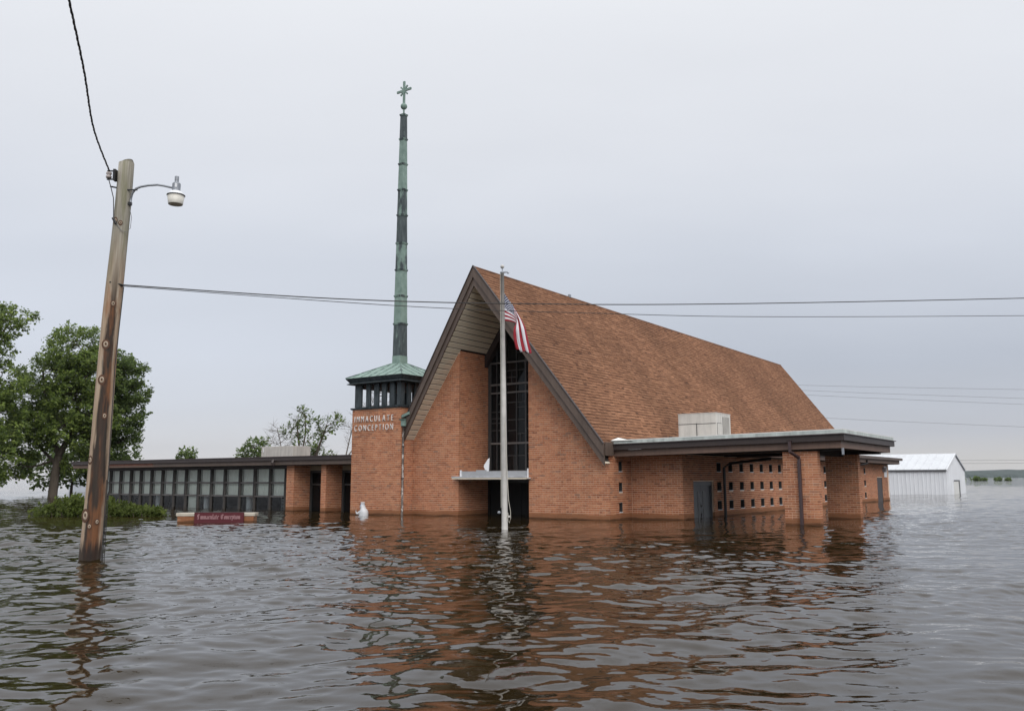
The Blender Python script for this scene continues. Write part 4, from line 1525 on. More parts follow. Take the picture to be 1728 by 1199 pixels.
# ------------------------------------------------------------------ utility pole, lamp, wires
up = empty('utility_pole', (-6.93, 14.40, 0))
tag(up, 'weathered wooden utility pole with dark tar streaks standing in the water at the left', 'utility pole')
prng = random.Random(4)
pts, rad = [], []
for i in range(25):
    z_ = -.8 + 7.57 * i / 24
    pts.append((.19 * max(z_, 0) / 6.77 + .012 * math.sin(z_ * 1.3), .0, z_)); rad.append((.167 - .042 * z_ / 6.77) * (1 + .012 * prng.uniform(-1, 1)))
pts.append((.19, 0, 6.785)); rad.append(.118)
MB().tube(pts, rad, 28).build('shaft', 'pole_wood', up, smooth=True)


def pole_at(z_, ang):
    r_ = .167 - .042 * z_ / 6.77
    return Vector((.19 * z_ / 6.77 + .012 * math.sin(z_ * 1.3) + r_ * math.sin(ang), -r_ * math.cos(ang), z_))


for z_, ang, w_ in ((3.55, .14, .030), (2.95, .05, .030), (1.62, -.55, .026), (.72, -.45, .040), (.55, .12, .018), (2.35, .62, .02), (5.7, -.35, .022), (5.66, .35, .016), (4.25, .5, .02), (.62, .78, .018)):
    c = pole_at(z_, ang)
    n_ = Vector((math.sin(ang), -math.cos(ang), 0))
    t_ = Vector((math.cos(ang), math.sin(ang), 0))
    w_ *= 1.45
    halo = [c + t_ * (math.cos(a_) * w_ * 1.5) + Vector((0, 0, math.sin(a_) * w_ * 2.0)) + n_ * .003 for a_ in np.linspace(0, 2 * PI, 15)[:-1]]
    q, f_ = [], []
    for r_, hgt in ((1.0, -.004), (.8, .010), (.42, .012), (.36, .004)):
        for k in range(14):
            a = 2 * PI * k / 14
            q.append(c + t_ * (math.cos(a) * w_ * r_) + Vector((0, 0, math.sin(a) * w_ * 1.35 * r_)) + n_ * hgt)
    for i in range(3):
        f_ += [(i * 14 + k, i * 14 + (k + 1) % 14, (i + 1) * 14 + (k + 1) % 14, (i + 1) * 14 + k) for k in range(14)]
    kn = MB().add(q, f_).build('knot', 'knot_wood', up, smooth=True)
    MB().add(q[42:], [tuple(range(14))]).build('knot_core', 'knot_core', kn)
    MB().add(halo, [tuple(range(14))]).build('knot_halo', 'knot_core', kn)
# service rack with its spool insulator
ib = MB()
ib.box(.035, .075, -.14, -.04, 6.42, 6.62).box(-.08, .06, -.11, -.09, 6.585, 6.605).box(-.08, .06, -.11, -.09, 6.435, 6.455)
ib_o = ib.build('insulator_bracket', 'black_metal', up)
MB().lathe([(.02, -.055), (.045, -.05), (.048, -.02), (.028, 0), (.048, .02), (.045, .05), (.02, .055)], (-.05, -.10, 6.52), 14).build('insulator', 'porcelain', ib_o, smooth=True)
MB().tube([(-.03, -.06, 6.33), (.10, -.08, 6.30)], .014, 6).build('bolt', 'black_metal', up)
MB().tube([(-.05, -.10, 6.45), (.0, -.10, 6.30), (.07, -.13, 6.1), (.09, -.135, 5.85), (.10, -.14, 5.70)], .008, 5).build('drop_cable', 'wire', up)
MB().tube([(.09, -.15, 5.74), (.15, -.145, 5.64)], .022, 8).build('splice', 'black_metal', up)
MB().tube([(.15, -.145, 5.64), (.24, -.13, 5.52), (.32, -.09, 5.50), (.37, -.08, 5.58), (.37, -.06, 5.78), (.33, -.05, 5.92)], .005, 5).build('drop_cable', 'wire_gray', up)
MB().tube([(.31, -.06, 4.55), (.25, -.07, 3.2), (.245, -.05, 1.6), (.235, -.05, -.3)], .008, 5).build('ground_cable', 'wire', up)
lad = MB()
lad.tube([(.235, -.07, 1.3), (.235, -.09, -.3)], .006, 4).tube([(.275, -.07, 1.1), (.285, -.09, -.3)], .006, 4)
for i in range(22):
    lad.tube([(.234, -.085, -.02 + i * .034), (.284, -.085, -.02 + i * .034)], .0035, 4)
lad.build('cable_guard', 'wire', up)
MB().tube([(.10, -.14, 4.62), (.30, -.05, 4.585)], .014, 6).build('bolt', 'black_metal', up)

lp_ = empty('street_lamp', (-6.60, 14.36, 6.05))
tag(lp_, 'grey yard lamp on a curved arm bolted to the wooden utility pole', 'street lamp')
MB().tube([(0, 0, -.06), (0, 0, .06), (.03, -.02, .16), (.09, -.03, .235), (.17, -.03, .27), (.30, -.03, .295), (.46, -.03, .305), (.58, -.03, .285), (.72, -.03, .25)], .019, 8).build('arm', 'steel', lp_, smooth=True)
MB().box(-.09, .02, -.03, .02, -.05, .0).box(-.08, .12, -.05, -.03, .20, .222).build('bracket', 'black_metal', lp_)
hx, hy, hz = .79, -.03, .14
MB().lathe([(.035, .265), (.036, .33), (.03, .336)], (hx, hy, hz - .02), 14).build('photocell', 'steel', lp_)
MB().lathe([(.055, .065), (.068, .075), (.070, .20), (.060, .215), (.035, .222), (.034, .262)], (hx, hy, hz - .02), 16).build('housing', 'steel', lp_)
MB().box(hx + .0, hx + .035, hy - .0745, hy - .066, hz + .10, hz + .165).build('label_plate', 'white_paint', lp_)
MB().lathe([(.150, -.010), (.152, .0), (.10, .055), (.06, .075)], (hx, hy, hz - .02), 24).build('reflector', 'white_paint', lp_, smooth=True)
MB().lathe([(.153, -.014), (.154, -.004), (.150, -.003)], (hx, hy, hz - .02), 24).build('rim', 'black_metal', lp_)
MB().lathe([(.10, -.165), (.118, -.17), (.122, -.16), (.143, -.015)], (hx, hy, hz - .02), 24).build('refractor', 'lamp_glass', lp_, smooth=True)


def curve(P, n=40):
    """smooth curve through points"""
    P = [Vector(p) for p in P]
    out = []
    for i in range(len(P) - 1):
        p0, p1, p2, p3 = P[max(i - 1, 0)], P[i], P[i + 1], P[min(i + 2, len(P) - 1)]
        for k in range(n):
            t = k / n
            out.append(.5 * ((2 * p1) + (p2 - p0) * t + (2 * p0 - 5 * p1 + 4 * p2 - p3) * t * t + (3 * p1 - p0 - 3 * p2 + p3) * t ** 3))
    return out + [P[-1]]


o = MB().tube(curve([(-6.68, 14.35, 4.59), (-3.38, 15.8, 4.65), (-.16, 16.94, 4.78), (4.33, 18.32, 5.04), (12.4, 20.4, 5.59), (21, 22.9, 6.3)], 12), .0105, 6).build('overhead_wire', 'wire')
tag(o, 'upper of the two black wires running from the wooden pole past the church', 'wire', 'wires across the front of the church')
o = MB().tube(curve([(-6.68, 14.35, 4.57), (-1.88, 16.35, 4.60), (2.32, 17.73, 4.71), (5.72, 18.71, 4.83), (12.36, 20.4, 5.16), (21, 22.9, 5.7)], 12), .0068, 6).build('overhead_wire', 'wire')
tag(o, 'lower, thinner of the two wires running from the wooden pole past the church', 'wire', 'wires across the front of the church')
# twisted service drop from the pole top toward the viewer and up
cp = curve([(-6.98, 14.30, 6.60), (-6.28, 12.3, 6.52), (-5.44, 10.3, 6.47), (-4.60, 8.2, 6.42), (-3.95, 6.6, 6.42), (-3.2, 4.6, 6.5)], 40)
tw_ = MB()
for s in range(3):
    q = []
    for i, p in enumerate(cp):
        a = i * .9 + s * 2 * PI / 3
        q.append(p + Vector((math.cos(a) * .009, 0, math.sin(a) * .009)))
    tw_.tube(q, (.008, .008, .005)[s], 5)
tag(tw_.build('service_cable', 'wire'), 'twisted black service cable rising from the insulator at the top of the pole', 'cable')
# distant lines behind the church
for (xa, za, xb, zb, lab) in ((20.0, 11.25, 53.85, 10.43, 'highest faint distant wire in the sky right of the church roof'), (20.0, 10.9, 53.77, 9.49, 'second faint distant wire from the top, right of the church roof'),
                              (20.0, 10.5, 53.71, 8.87, 'third faint distant wire from the top, right of the church roof'), (20.0, 8.2, 53.51, 6.51, 'lone faint distant wire midway between roof edge and barn'),
                              (25, 3.2, 53.21, 3.07, 'upper of two thin wires passing behind the white barn ridge'), (25, 2.85, 53.18, 2.76, 'lower of two thin wires crossing low beside the white barn')):
    o = MB().tube([(xa - 20, 92, za + .6), (xa, 90.0, za), ((xa + xb) / 2, 90, (za + zb) / 2 - .07), (xb, 90, zb), (xb + 30, 90, zb - .2)], .014, 4).build('distant_wire', 'wire_gray')
    tag(o, lab, 'wire', 'distant power lines')

# ------------------------------------------------------------------ brick sign in the water
sg = empty('brick_sign', (-9.09, 26.75, 0), .02)
tag(sg, 'low brick sign wall with maroon name board, nearly submerged', 'sign')
b_ = MB().box(-1.16, 1.16, 0, .35, -1, .185).build('wall', 'mortar', sg)
for k in range(-1, 3):
    za = k * COURSE - .01
    if za > .14: continue
    x = -1.16 + (.1 if k % 2 else 0)
    while x < 1.16:
        xe = min(x + BL - BJ, 1.16)
        if not (-.62 < x and xe < .88):
            o = link('brick', UB, b_)
            o.matrix_basis = Matrix.Translation(((x + xe) / 2, .012, za + .03)) @ Matrix.Diagonal((xe - x, .04, .058, 1))
        x += BL
bevel(MB().box(-1.20, -.61, -.03, .38, .188, .285).build('capstone', 'stone_cap', sg), .01)
bevel(MB().box(-.605, .86, -.03, .38, .188, .285).build('capstone', 'stone_cap', sg), .01)
bevel(MB().box(.865, 1.20, -.03, .38, .188, .285).build('capstone', 'stone_cap', sg), .01)
bd = bevel(MB().box(-.62, .88, -.10, -.035, -.6, .30).build('board', 'maroon', sg), .008)
MB().box(-.62, .88, -.103, -.04, .301, .315).build('board_edge', 'plum_metal', sg)

NIB = .020


def blackletter(ch):
    """broad-nib strokes (polylines) in a unit x-height box, and the advance width"""
    S = {
        'I': ([[(.1, 1.35), (.35, 1.5), (.75, 1.35)], [(.45, 1.4), (.45, .1)], [(.05, .15), (.4, .0), (.8, .2)], [(.12, 1.3), (.12, .6)]], 1.0),
        'C': ([[(.8, 1.3), (.5, 1.5), (.15, 1.2), (.15, .3), (.5, .0), (.85, .25)], [(.5, 1.35), (.5, .2)], [(.55, 1.45), (.85, 1.15)]], 1.05),
        'm': ([[(.0, .85), (.12, 1), (.12, .1), (.22, .0)], [(.12, .85), (.42, 1), (.42, .1), (.52, 0)], [(.42, .85), (.72, 1), (.72, .1), (.84, .05)]], .95),
        'n': ([[(.0, .85), (.12, 1), (.12, .1), (.22, .0)], [(.12, .85), (.42, 1), (.42, .1), (.54, .05)]], .65),
        'a': ([[(.1, .85), (.4, 1), (.4, .1), (.52, .0)], [(.4, .6), (.08, .45), (.08, .1), (.2, 0), (.4, .15)]], .64),
        'c': ([[(.45, .85), (.28, 1), (.1, .85), (.1, .15), (.25, 0), (.45, .15)]], .55),
        'u': ([[(.0, .9), (.1, 1), (.1, .15), (.22, 0), (.42, .15)], [(.42, 1), (.42, .1), (.55, 0)]], .66),
        'l': ([[(.0, 1.4), (.12, 1.5), (.12, .1), (.25, 0)]], .34),
        't': ([[(.12, 1.25), (.12, .1), (.25, 0), (.36, .1)], [(0, .95), (.34, .95)]], .46),
        'e': ([[(.1, .5), (.42, .68), (.42, .85), (.28, 1), (.1, .85), (.1, .15), (.25, 0), (.46, .15)]], .58),
        'o': ([[(.1, .85), (.27, 1), (.45, .85), (.45, .15), (.27, 0), (.1, .15), (.1, .85)]], .62),
        'p': ([[(.0, .88), (.1, 1), (.1, -.45)], [(.1, .85), (.3, 1), (.46, .85), (.46, .15), (.3, 0), (.1, .12)]], .62),
        'i': ([[(.0, .88), (.1, 1), (.1, .1), (.22, 0)], [(.06, 1.3), (.15, 1.38)]], .32),
        ' ': ([], .5)}
    return S[ch]


xx, sc_ = 0, .098
tot = sum(blackletter(c)[1] for c in 'Immaculate Conception') * sc_
x = .13 - tot / 2
for ch in 'Immaculate Conception':
    st, adv = blackletter(ch)
    if st:
        mb = MB()
        nib = Vector((NIB * .5, 0, NIB * .32))
        e = Vector((0, .006, 0))
        for pl in st:
            for (ax, az), (bx_, bz) in zip(pl[:-1], pl[1:]):
                a, b = Vector((x + ax * sc_, -.1085, .105 + az * sc_)), Vector((x + bx_ * sc_, -.1085, .105 + bz * sc_))
                q = [a - nib, a + nib, b + nib, b - nib]
                mb.add(q + [p + e for p in q], [(0, 1, 2, 3), (7, 6, 5, 4), (0, 4, 5, 1), (2, 6, 7, 3), (1, 5, 6, 2), (0, 3, 7, 4)])
        mb.build('letter', 'sign_letter', bd)
    x += adv * sc_

# ------------------------------------------------------------------ statue
st_w = bw(-9.55, -1.15)
stt = empty('statue', st_w, -YAW - .25)
tag(stt, 'white crowned statue of a robed woman, chest deep in water by the tower', 'statue')


def loft(rings, n=24):
    """rings: (cx, cy, rx, ry, z) -> closed surface"""
    m_ = MB()
    q, f_ = [], []
    for cx_, cy_, rx, ry, z_ in rings:
        for k in range(n):
            a = 2 * PI * k / n
            fold = 1 + .035 * math.sin(a * 7 + z_ * 9)
            q.append((cx_ + rx * math.cos(a) * fold, cy_ + ry * math.sin(a) * fold, z_))
    for i in range(len(rings) - 1):
        f_ += [(i * n + k, i * n + (k + 1) % n, (i + 1) * n + (k + 1) % n, (i + 1) * n + k) for k in range(n)]
    f_ += [tuple(range(n))[::-1], tuple(range((len(rings) - 1) * n, len(rings) * n))]
    return m_.add(q, f_)


loft([(0, 0, .24, .19, -.9), (.01, 0, .215, .17, -.2), (.015, 0, .20, .155, .0), (.022, 0, .195, .148, .10), (.020, 0, .172, .135, .165), (.004, 0, .128, .112, .21),
      (-.018, -.003, .098, .098, .25), (-.030, -.008, .088, .094, .295), (-.038, -.012, .084, .090, .34), (-.043, -.014, .072, .078, .378), (-.046, -.012, .05, .055, .40)]).build('robe', 'statue_white', stt, smooth=True)
fc = loft([(-.052, -.070, .02, .02, .232), (-.056, -.078, .040, .034, .25), (-.058, -.080, .050, .040, .29), (-.058, -.078, .050, .038, .325), (-.056, -.07, .040, .03, .35)], 14).build('face', 'skin_plaster', stt, smooth=True)
MB().add([(-.062, -.118, .30), (-.054, -.117, .30), (-.058, -.133, .279), (-.064, -.115, .276), (-.052, -.114, .276)], [(0, 2, 3), (0, 1, 2), (1, 4, 2), (2, 4, 3)]).build('nose', 'skin_plaster', fc)
for sx in (-.018, .018):
    MB().lathe([(.001, -.004), (.007, 0), (.001, .004)], (-.058 + sx, -.114, .302), 8).build('eye', 'statue_blue', fc)
MB().box(-.070, -.046, -.120, -.112, .262, .267).build('mouth', 'statue_blue', fc)
MB().tube([(-.10, -.085, .24), (-.115, -.075, .29), (-.10, -.085, .345), (-.055, -.105, .365), (-.012, -.085, .345), (.0, -.075, .29), (-.01, -.085, .24)], .013, 6).build('veil_edge', 'statue_blue', stt, smooth=True)
cw = MB()
cw.lathe([(.066, .372), (.072, .378), (.070, .395), (.080, .462), (.074, .468), (.05, .45), (.03, .43)], (-.047, -.012, 0), 20)
cw.build('crown', 'statue_white', stt, smooth=False)
MB().lathe([(.072, .366), (.082, .374), (.072, .386)], (-.047, -.012, 0), 20).build('crown_band', 'statue_blue', stt)
ar_ = MB()
ar_.tube([(-.10, -.02, .16), (-.17, -.08, .09), (-.20, -.12, .055), (-.245, -.135, .06), (-.275, -.14, .09)], [.058, .05, .045, .038, .024], 12)
ar_.build('sleeve', 'statue_white', stt, smooth=True)
hd = MB()
hd.tube([(-.272, -.14, .085), (-.282, -.143, .115), (-.285, -.145, .14)], [.016, .022, .018], 10)
for k, (o_, ln) in enumerate(((-.014, .045), (-.005, .052), (.004, .048), (.012, .036))):
    hd.tube([(-.285 + o_, -.146, .135), (-.286 + o_ * 1.2, -.15, .135 + ln * .6), (-.284 + o_ * 1.25, -.149, .135 + ln)], [.0055, .005, .0035], 6)
hd.tube([(-.272, -.145, .11), (-.258, -.152, .125), (-.254, -.153, .145)], [.007, .006, .004], 6)
hd.build('hand', 'statue_white', stt, smooth=True)

# ------------------------------------------------------------------ white barn
BC = Vector((33.5, 67.0, 0))
d1 = Vector((5.1, 7.0, 0)).normalized(); d2 = Vector((-7.0, 5.1, 0)).normalized()
barn = empty('barn', BC, math.atan2(d1.y, d1.x))
tag(barn, 'white metal barn with pale roof standing in water at the right', 'barn')
BWd, BLn, EV, RG = 8.3, 15.0, 1.95, 3.22
wl = MB()
wl.prism([(0, .0, -1), (BWd, 0, -1), (BWd, 0, EV), (BWd / 2, 0, RG - .1), (0, 0, EV)], (0, .1, 0))
wl.prism([(0, BLn - .1, -1), (BWd, BLn - .1, -1), (BWd, BLn - .1, EV), (BWd / 2, BLn - .1, RG - .1), (0, BLn - .1, EV)], (0, .1, 0))
wl.box(0, .1, .1, BLn - .1, -1, EV).box(BWd - .1, BWd, .1, BLn - .1, -1, EV)
bwall = wl.build('wall', 'barn_metal', barn, fix=True)
for i in range(50):
    y_ = .15 + i * .3
    MB().prism([(-.003, y_, -.6), (-.028, y_ + .02, -.6), (-.028, y_ + .05, -.6), (-.003, y_ + .07, -.6)], (0, 0, EV + .58)).build('cladding_rib', 'barn_metal', bwall, fix=True)
for i in range(29):
    x_ = .12 + i * .3
    zt_ = EV + (RG - EV) * (1 - abs(x_ - BWd / 2) / (BWd / 2)) - .12
    if 2.9 < x_ < 5.2: za_ = 1.12
    else: za_ = -.6
    MB().prism([(x_, -.003, za_), (x_ + .02, -.022, za_), (x_ + .05, -.022, za_), (x_ + .07, -.003, za_)], (0, 0, zt_ - za_)).build('cladding_rib', 'barn_metal', bwall, fix=True)
rr = MB()
for s in (0, 1):
    xa, xb = (-.12, BWd / 2) if s == 0 else (BWd + .06, BWd / 2)
    za = EV - (.12 if s == 0 else .06) * (RG - EV) / (BWd / 2)
    q = [(xa, -.06, za + .02), (xb, -.06, RG + .02), (xb, BLn + .3, RG + .02), (xa, BLn + .3, za + .02)]
    rr.add(q + [(a, b, c - .09) for a, b, c in q], [(0, 1, 2, 3), (7, 6, 5, 4), (0, 4, 5, 1), (1, 5, 6, 2), (2, 6, 7, 3), (3, 7, 4, 0)])
bro = rr.build('roof', 'barn_roof', barn, fix=True)
sl_ = (RG - EV) / (BWd / 2)
for i in range(26):
    y_ = -.02 + i * .6
    MB().add([(-.12, y_, EV - .12 * sl_ + .022), (BWd / 2, y_, RG + .022), (BWd / 2, y_ + .05, RG + .022), (-.12, y_ + .05, EV - .12 * sl_ + .022),
              (-.12, y_ + .01, EV - .12 * sl_ + .05), (BWd / 2, y_ + .01, RG + .05), (BWd / 2, y_ + .04, RG + .05), (-.12, y_ + .04, EV - .12 * sl_ + .05)],
             [(4, 5, 6, 7), (0, 1, 5, 4), (3, 7, 6, 2), (0, 4, 7, 3)]).build('roof_rib', 'barn_roof', bro)
MB().box(-.14, -.09, -.07, BLn + .3, EV - .12 * sl_ - .12, EV - .12 * sl_ - .02).build('eave_trim', 'gray_paint', barn)
MB().prism([(BWd / 2, -.12, RG + .03), (-.14, -.12, EV - .12 * sl_ + .03), (-.14, -.12, EV - .12 * sl_ - .11), (BWd / 2, -.12, RG - .11)], (0, .05, 0)).build('rake_trim', 'white_paint', barn, fix=True)
MB().prism([(BWd / 2 + .001, -.12, RG + .03), (BWd + .08, -.12, EV - .06 * sl_ + .03), (BWd + .08, -.12, EV - .06 * sl_ - .05), (BWd / 2 + .001, -.12, RG - .05)], (0, .05, 0)).build('rake_trim', 'shed_gray', barn, fix=True)
dd = MB().box(3.0, 5.1, -.03, -.004, -1, 1.0).build('door', 'white_membrane', barn)
for i in range(7):
    MB().box(3.02, 5.08, -.045, -.031, -.3 + i * .19, -.13 + i * .19).build('door_panel', 'white_membrane', dd)
MB().box(2.95, 5.55, -.06, -.046, 1.0, 1.10).box(5.12, 5.55, -.06, -.004, -1, 1.0).build('door_frame', 'gray_paint', dd)

# ------------------------------------------------------------------ trees and shrubs
def leaf_cloud(centres, n, size, wind=(.35, -.1, .12), droop=.25, spread=.55, outward=None):
    """tufts of leaf blades round the given twig ends -> V, Q arrays"""
    C_ = np.repeat(np.asarray(centres), n, 0)
    k = len(C_)
    tdir = rng.normal(size=(len(centres), 3)) * .40 + np.array(wind) * 2.4
    if outward is not None:
        tdir += outward * np.array([.75, .75, .55])
    tdir /= np.linalg.norm(tdir, axis=1)[:, None]
    T = np.repeat(tdir, n, 0)
    d = T + rng.normal(size=(k, 3)) * .50 - np.array([0, 0, droop])
    d /= np.linalg.norm(d, axis=1)[:, None]
    along = rng.uniform(-.8, 1.0, (k, 1))
    pos = C_ + T * along * spread + rng.normal(size=(k, 3)) * spread * .24 * (1.25 - along * .75)
    up_ = rng.normal(size=(k, 3)) * .6 + np.array([0, -.2, 1.0])
    s = np.cross(d, up_); s /= np.linalg.norm(s, axis=1)[:, None] + 1e-9
    nrm = np.cross(s, d)
    L_ = size * rng.uniform(.6, 1.35, (k, 1)); Wd_ = L_ * rng.uniform(.26, .42, (k, 1))
    a = pos
    b = pos + d * L_ * .5 + s * Wd_ + nrm * L_ * .06
    c = pos + d * L_ - nrm * L_ * .12
    e = pos + d * L_ * .5 - s * Wd_ + nrm * L_ * .06
    V = np.stack([a, b, c, e], 1).reshape(-1, 3)
    Q = np.arange(4 * k).reshape(-1, 4)
    return V, Q


def lobe_points(lobes, n, shell=.72):
    out, dirs = [], []
    vols = np.array([l[3] * l[4] * l[5] for l in lobes]) ** .75
    for l, kk in zip(lobes, (vols / vols.sum() * n).astype(int) + 1):
        v = rng.normal(size=(kk, 3)); v /= np.linalg.norm(v, axis=1)[:, None]
        r_ = rng.uniform(shell ** 3, 1, (kk, 1)) ** (1 / 3)
        r_ *= 1 + .18 * np.sin(v[:, :1] * 5 + l[0]) * np.cos(v[:, 2:3] * 4 + l[1])
        out.append(np.array(l[:3]) + v * r_ * np.array(l[3:6]))
        dirs.append(v)
    return np.concatenate(out), np.concatenate(dirs)


def tree(name, base, trunk, lobes, tufts, leaves, size, mat, label, group, bark='bark', r0=.28, bare=0, wind=(.35, -.1, .12), spread=.55, twigs=.5, cat='tree'):
    """trunk: polylines from the base; lobes: ellipsoids that the limbs reach into"""
    o = empty(name, base)
    tag(o, label, cat, group)
    mb = MB()
    nodes = []
    for pl, ra, rb in trunk:
        cv = curve(pl, 6)
        mb.tube(cv, list(np.linspace(ra, rb, len(cv))), 9)
        nodes += [(p, ra + (rb - ra) * i / len(cv)) for i, p in enumerate(cv)]
    trees_n = nodes[:]
    pts_, dirs_ = lobe_points(lobes, tufts)
    # limbs into each lobe, then twigs to a share of the tufts
    for l in lobes:
        c = Vector(l[:3])
        p, r_ = min(((p, r_) for p, r_ in nodes if p.z < c.z + .3), key=lambda t: (t[0] - c).length, default=nodes[-1])
        mid = p.lerp(c, .5) + Vector((random.uniform(-.2, .2), random.uniform(-.2, .2), -.12 * (c - p).length))
        cv = curve([p, mid, c + Vector((0, 0, l[5] * .35))], 6)
        ra = min(r_ * .7, .02 + .035 * (c - p).length)
        mb.tube(cv, list(np.linspace(ra, .02, len(cv))), 6)
        trees_n += [(q, ra * (1 - i / len(cv)) + .015) for i, q in enumerate(cv)]
    NP = np.array([tuple(p) for p, _ in trees_n])
    for q in pts_:
        if random.random() > twigs:
            continue
        d_ = np.linalg.norm(NP - q, axis=1) + np.maximum(0, NP[:, 2] - q[2]) * 1.5
        i = int(d_.argmin())
        p = Vector(NP[i]); qv = Vector(q)
        if (qv - p).length < .08:
            continue
        mid = p.lerp(qv, .55) + Vector((random.uniform(-.1, .1), random.uniform(-.1, .1), random.uniform(-.15, .05))) * (qv - p).length * .6
        mb.tube([p, mid, qv + (qv - p) * .12], [.012 + .010 * (qv - p).length, .010, .004], 4, caps=False)
        if bare and random.random() < bare:
            for _ in range(5):
                e_ = qv + Vector((random.uniform(-1, 1), random.uniform(-1, 1), random.uniform(-.1, 1.2))) * .55
                mb.tube([mid.lerp(qv, random.random()), e_], [.008, .003], 3, caps=False)
    mb.build('trunk', bark, o, smooth=True)
    if leaves:
        keep = rng.random(len(pts_)) > bare
        V, Q = leaf_cloud(pts_[keep], leaves, size, wind, spread=spread, outward=dirs_[keep])
        link('crown', np_mesh('crown', V, Q, mat), o)
    return o


V3 = Vector
GT = 'big maples at the left'
tree('maple_tree', (-34.9, 66, 0), [([V3((0, 0, -1)), V3((.1, 0, 1.5)), V3((.3, 0, 3.2))], .36, .28), ([V3((.3, 0, 3.1)), V3((1.2, .2, 5.5)), V3((1.9, 0, 8.5)), V3((2.0, 0, 11.5))], .25, .06),
                                      ([V3((.3, 0, 3.2)), V3((-.7, -.2, 5.8)), V3((-1.4, 0, 9.5))], .22, .06), ([V3((.1, 0, 2.5)), V3((-2.2, .3, 4.6))], .15, .06)],
     [(1.0, 0, 11.3, 2.1, 2.0, 1.7), (2.0, 0, 9.6, 2.1, 2.2, 1.6), (-.2, -.5, 9.0, 2.3, 2.2, 1.8), (-2.2, 0, 7.4, 2.0, 2, 1.7), (1.6, -.6, 7.2, 2.4, 2.2, 1.7), (2.6, .2, 6.2, 1.8, 1.8, 1.6),
      (-1.0, -.8, 5.4, 2.4, 2.0, 1.5), (1.0, -1.0, 4.9, 2.0, 1.6, 1.3), (-2.9, 0, 4.4, 1.9, 1.8, 1.5), (-3.4, -.2, 2.6, 1.5, 1.4, 1.3), (2.3, .3, 3.9, 1.4, 1.4, 1.1), (1.6, .6, 2.6, 1.3, 1.2, 1.0)],
     900, 50, .21, 'maple_leaf', 'large bushy maple with its trunk in the water behind the wooden pole', GT, r0=.36)
tree('maple_tree', (-39.6, 60, 0), [([V3((0, 0, -1)), V3((.1, 0, 3)), V3((.5, 0, 6))], .40, .26), ([V3((.5, 0, 5.8)), V3((2.0, 0, 9)), V3((4.0, 0, 12.4))], .2, .05), ([V3((.5, 0, 6)), V3((-.6, 0, 9)), V3((-.8, 0, 12))], .2, .05)],
     [(4.0, 0, 12.7, 1.25, 1.3, .75), (3.0, 0, 11.7, 1.3, 1.3, .9), (1.2, 0, 12.6, 2.0, 1.9, 1.6), (-1.4, 0, 11.4, 2.4, 2.2, 1.9), (1.6, 0, 9.4, 1.7, 1.8, 1.3), (2.2, 0, 6.8, 1.5, 1.6, 1.5), (0, 0, 8.0, 2.2, 2.2, 1.8), (1.8, 0, 4.2, 1.8, 1.6, 1.6),
      (.6, 0, 2.2, 1.9, 1.5, 1.3), (2.9, 0, 10.3, 1.3, 1.3, 1.0), (3.4, .5, 8.0, 1.5, 1.4, 1.4), (3.6, .8, 5.6, 1.5, 1.4, 1.4), (3.4, .5, 3.2, 1.6, 1.4, 1.4), (2.6, 0, 1.6, 1.6, 1.3, 1.0)],
     700, 50, .21, 'maple_leaf', 'tall maple cut by the left edge, one leafy limb reaching out above its neighbours', GT, r0=.4)
tree('maple_tree', (-32.9, 69, 0), [([V3((0, 0, -1)), V3((.1, 0, 2)), V3((.3, 0, 4.2))], .3, .2), ([V3((.3, 0, 4)), V3((1.1, 0, 6.6)), V3((1.4, 0, 9.6))], .16, .05), ([V3((.1, 0, 3)), V3((1.6, 0, 4.4))], .12, .05)],
     [(.6, 0, 10.6, 1.3, 1.4, 1.1), (1.6, 0, 9.7, 1.5, 1.5, 1.0), (2.0, 0, 8.3, 1.4, 1.5, 1.0), (.4, 0, 8.0, 1.6, 1.6, 1.5), (1.6, 0, 6.5, 1.6, 1.5, .9), (1.2, 0, 5.0, 1.7, 1.5, 1.1), (.4, 0, 3.6, 1.5, 1.4, 1.0), (-.3, 0, 5.6, 1.4, 1.4, 1.4)],
     470, 50, .21, 'dark_leaf', 'dark maple seen right of the wooden pole, over the end of the low wing', GT, r0=.3)
tree('shrub_tree', (-37.5, 74, 0), [([V3((0, 0, -1)), V3((0, 0, 1)), V3((.5, 0, 2))], .15, .06)],
     [(0, 0, 2.4, 2.2, 1.4, 1.5), (2.6, 0, 2.0, 1.8, 1.3, 1.3), (-2.6, 0, 2.4, 2.0, 1.3, 1.6), (4.6, 0, 2.2, 1.5, 1.2, 1.4)], 260, 14, .34, 'dark_leaf',
     'low dark thicket under the big maples, behind their trunks', GT)
GB = 'trees behind the low wing'
tree('round_tree', (-22.3, 75, 0), [([V3((0, 0, -1)), V3((0, 0, 1.2)), V3((.1, 0, 2.4))], .14, .07)],
     [(0, 0, 3.6, 1.25, 1.2, 1.1), (-.7, 0, 3.1, .9, .9, .8), (.7, 0, 3.2, .8, .9, .8), (.5, 0, 4.5, .5, .5, .45)], 150, 10, .24, 'dark_leaf', 'small round leafy tree behind the wing roof, left of the beige unit', GB, spread=.3)
tree('round_tree', (-28.3, 75, 0), [([V3((0, 0, -1)), V3((0, 0, 1.2)), V3((.1, 0, 2.4))], .14, .06)],
     [(0, 0, 3.2, .75, .8, .7), (.35, 0, 3.5, .4, .5, .4), (-.4, 0, 2.9, .6, .5, .6)], 90, 10, .22, 'dark_leaf', 'smallest leafy tree top peeping over the wing roof', GB, spread=.28)
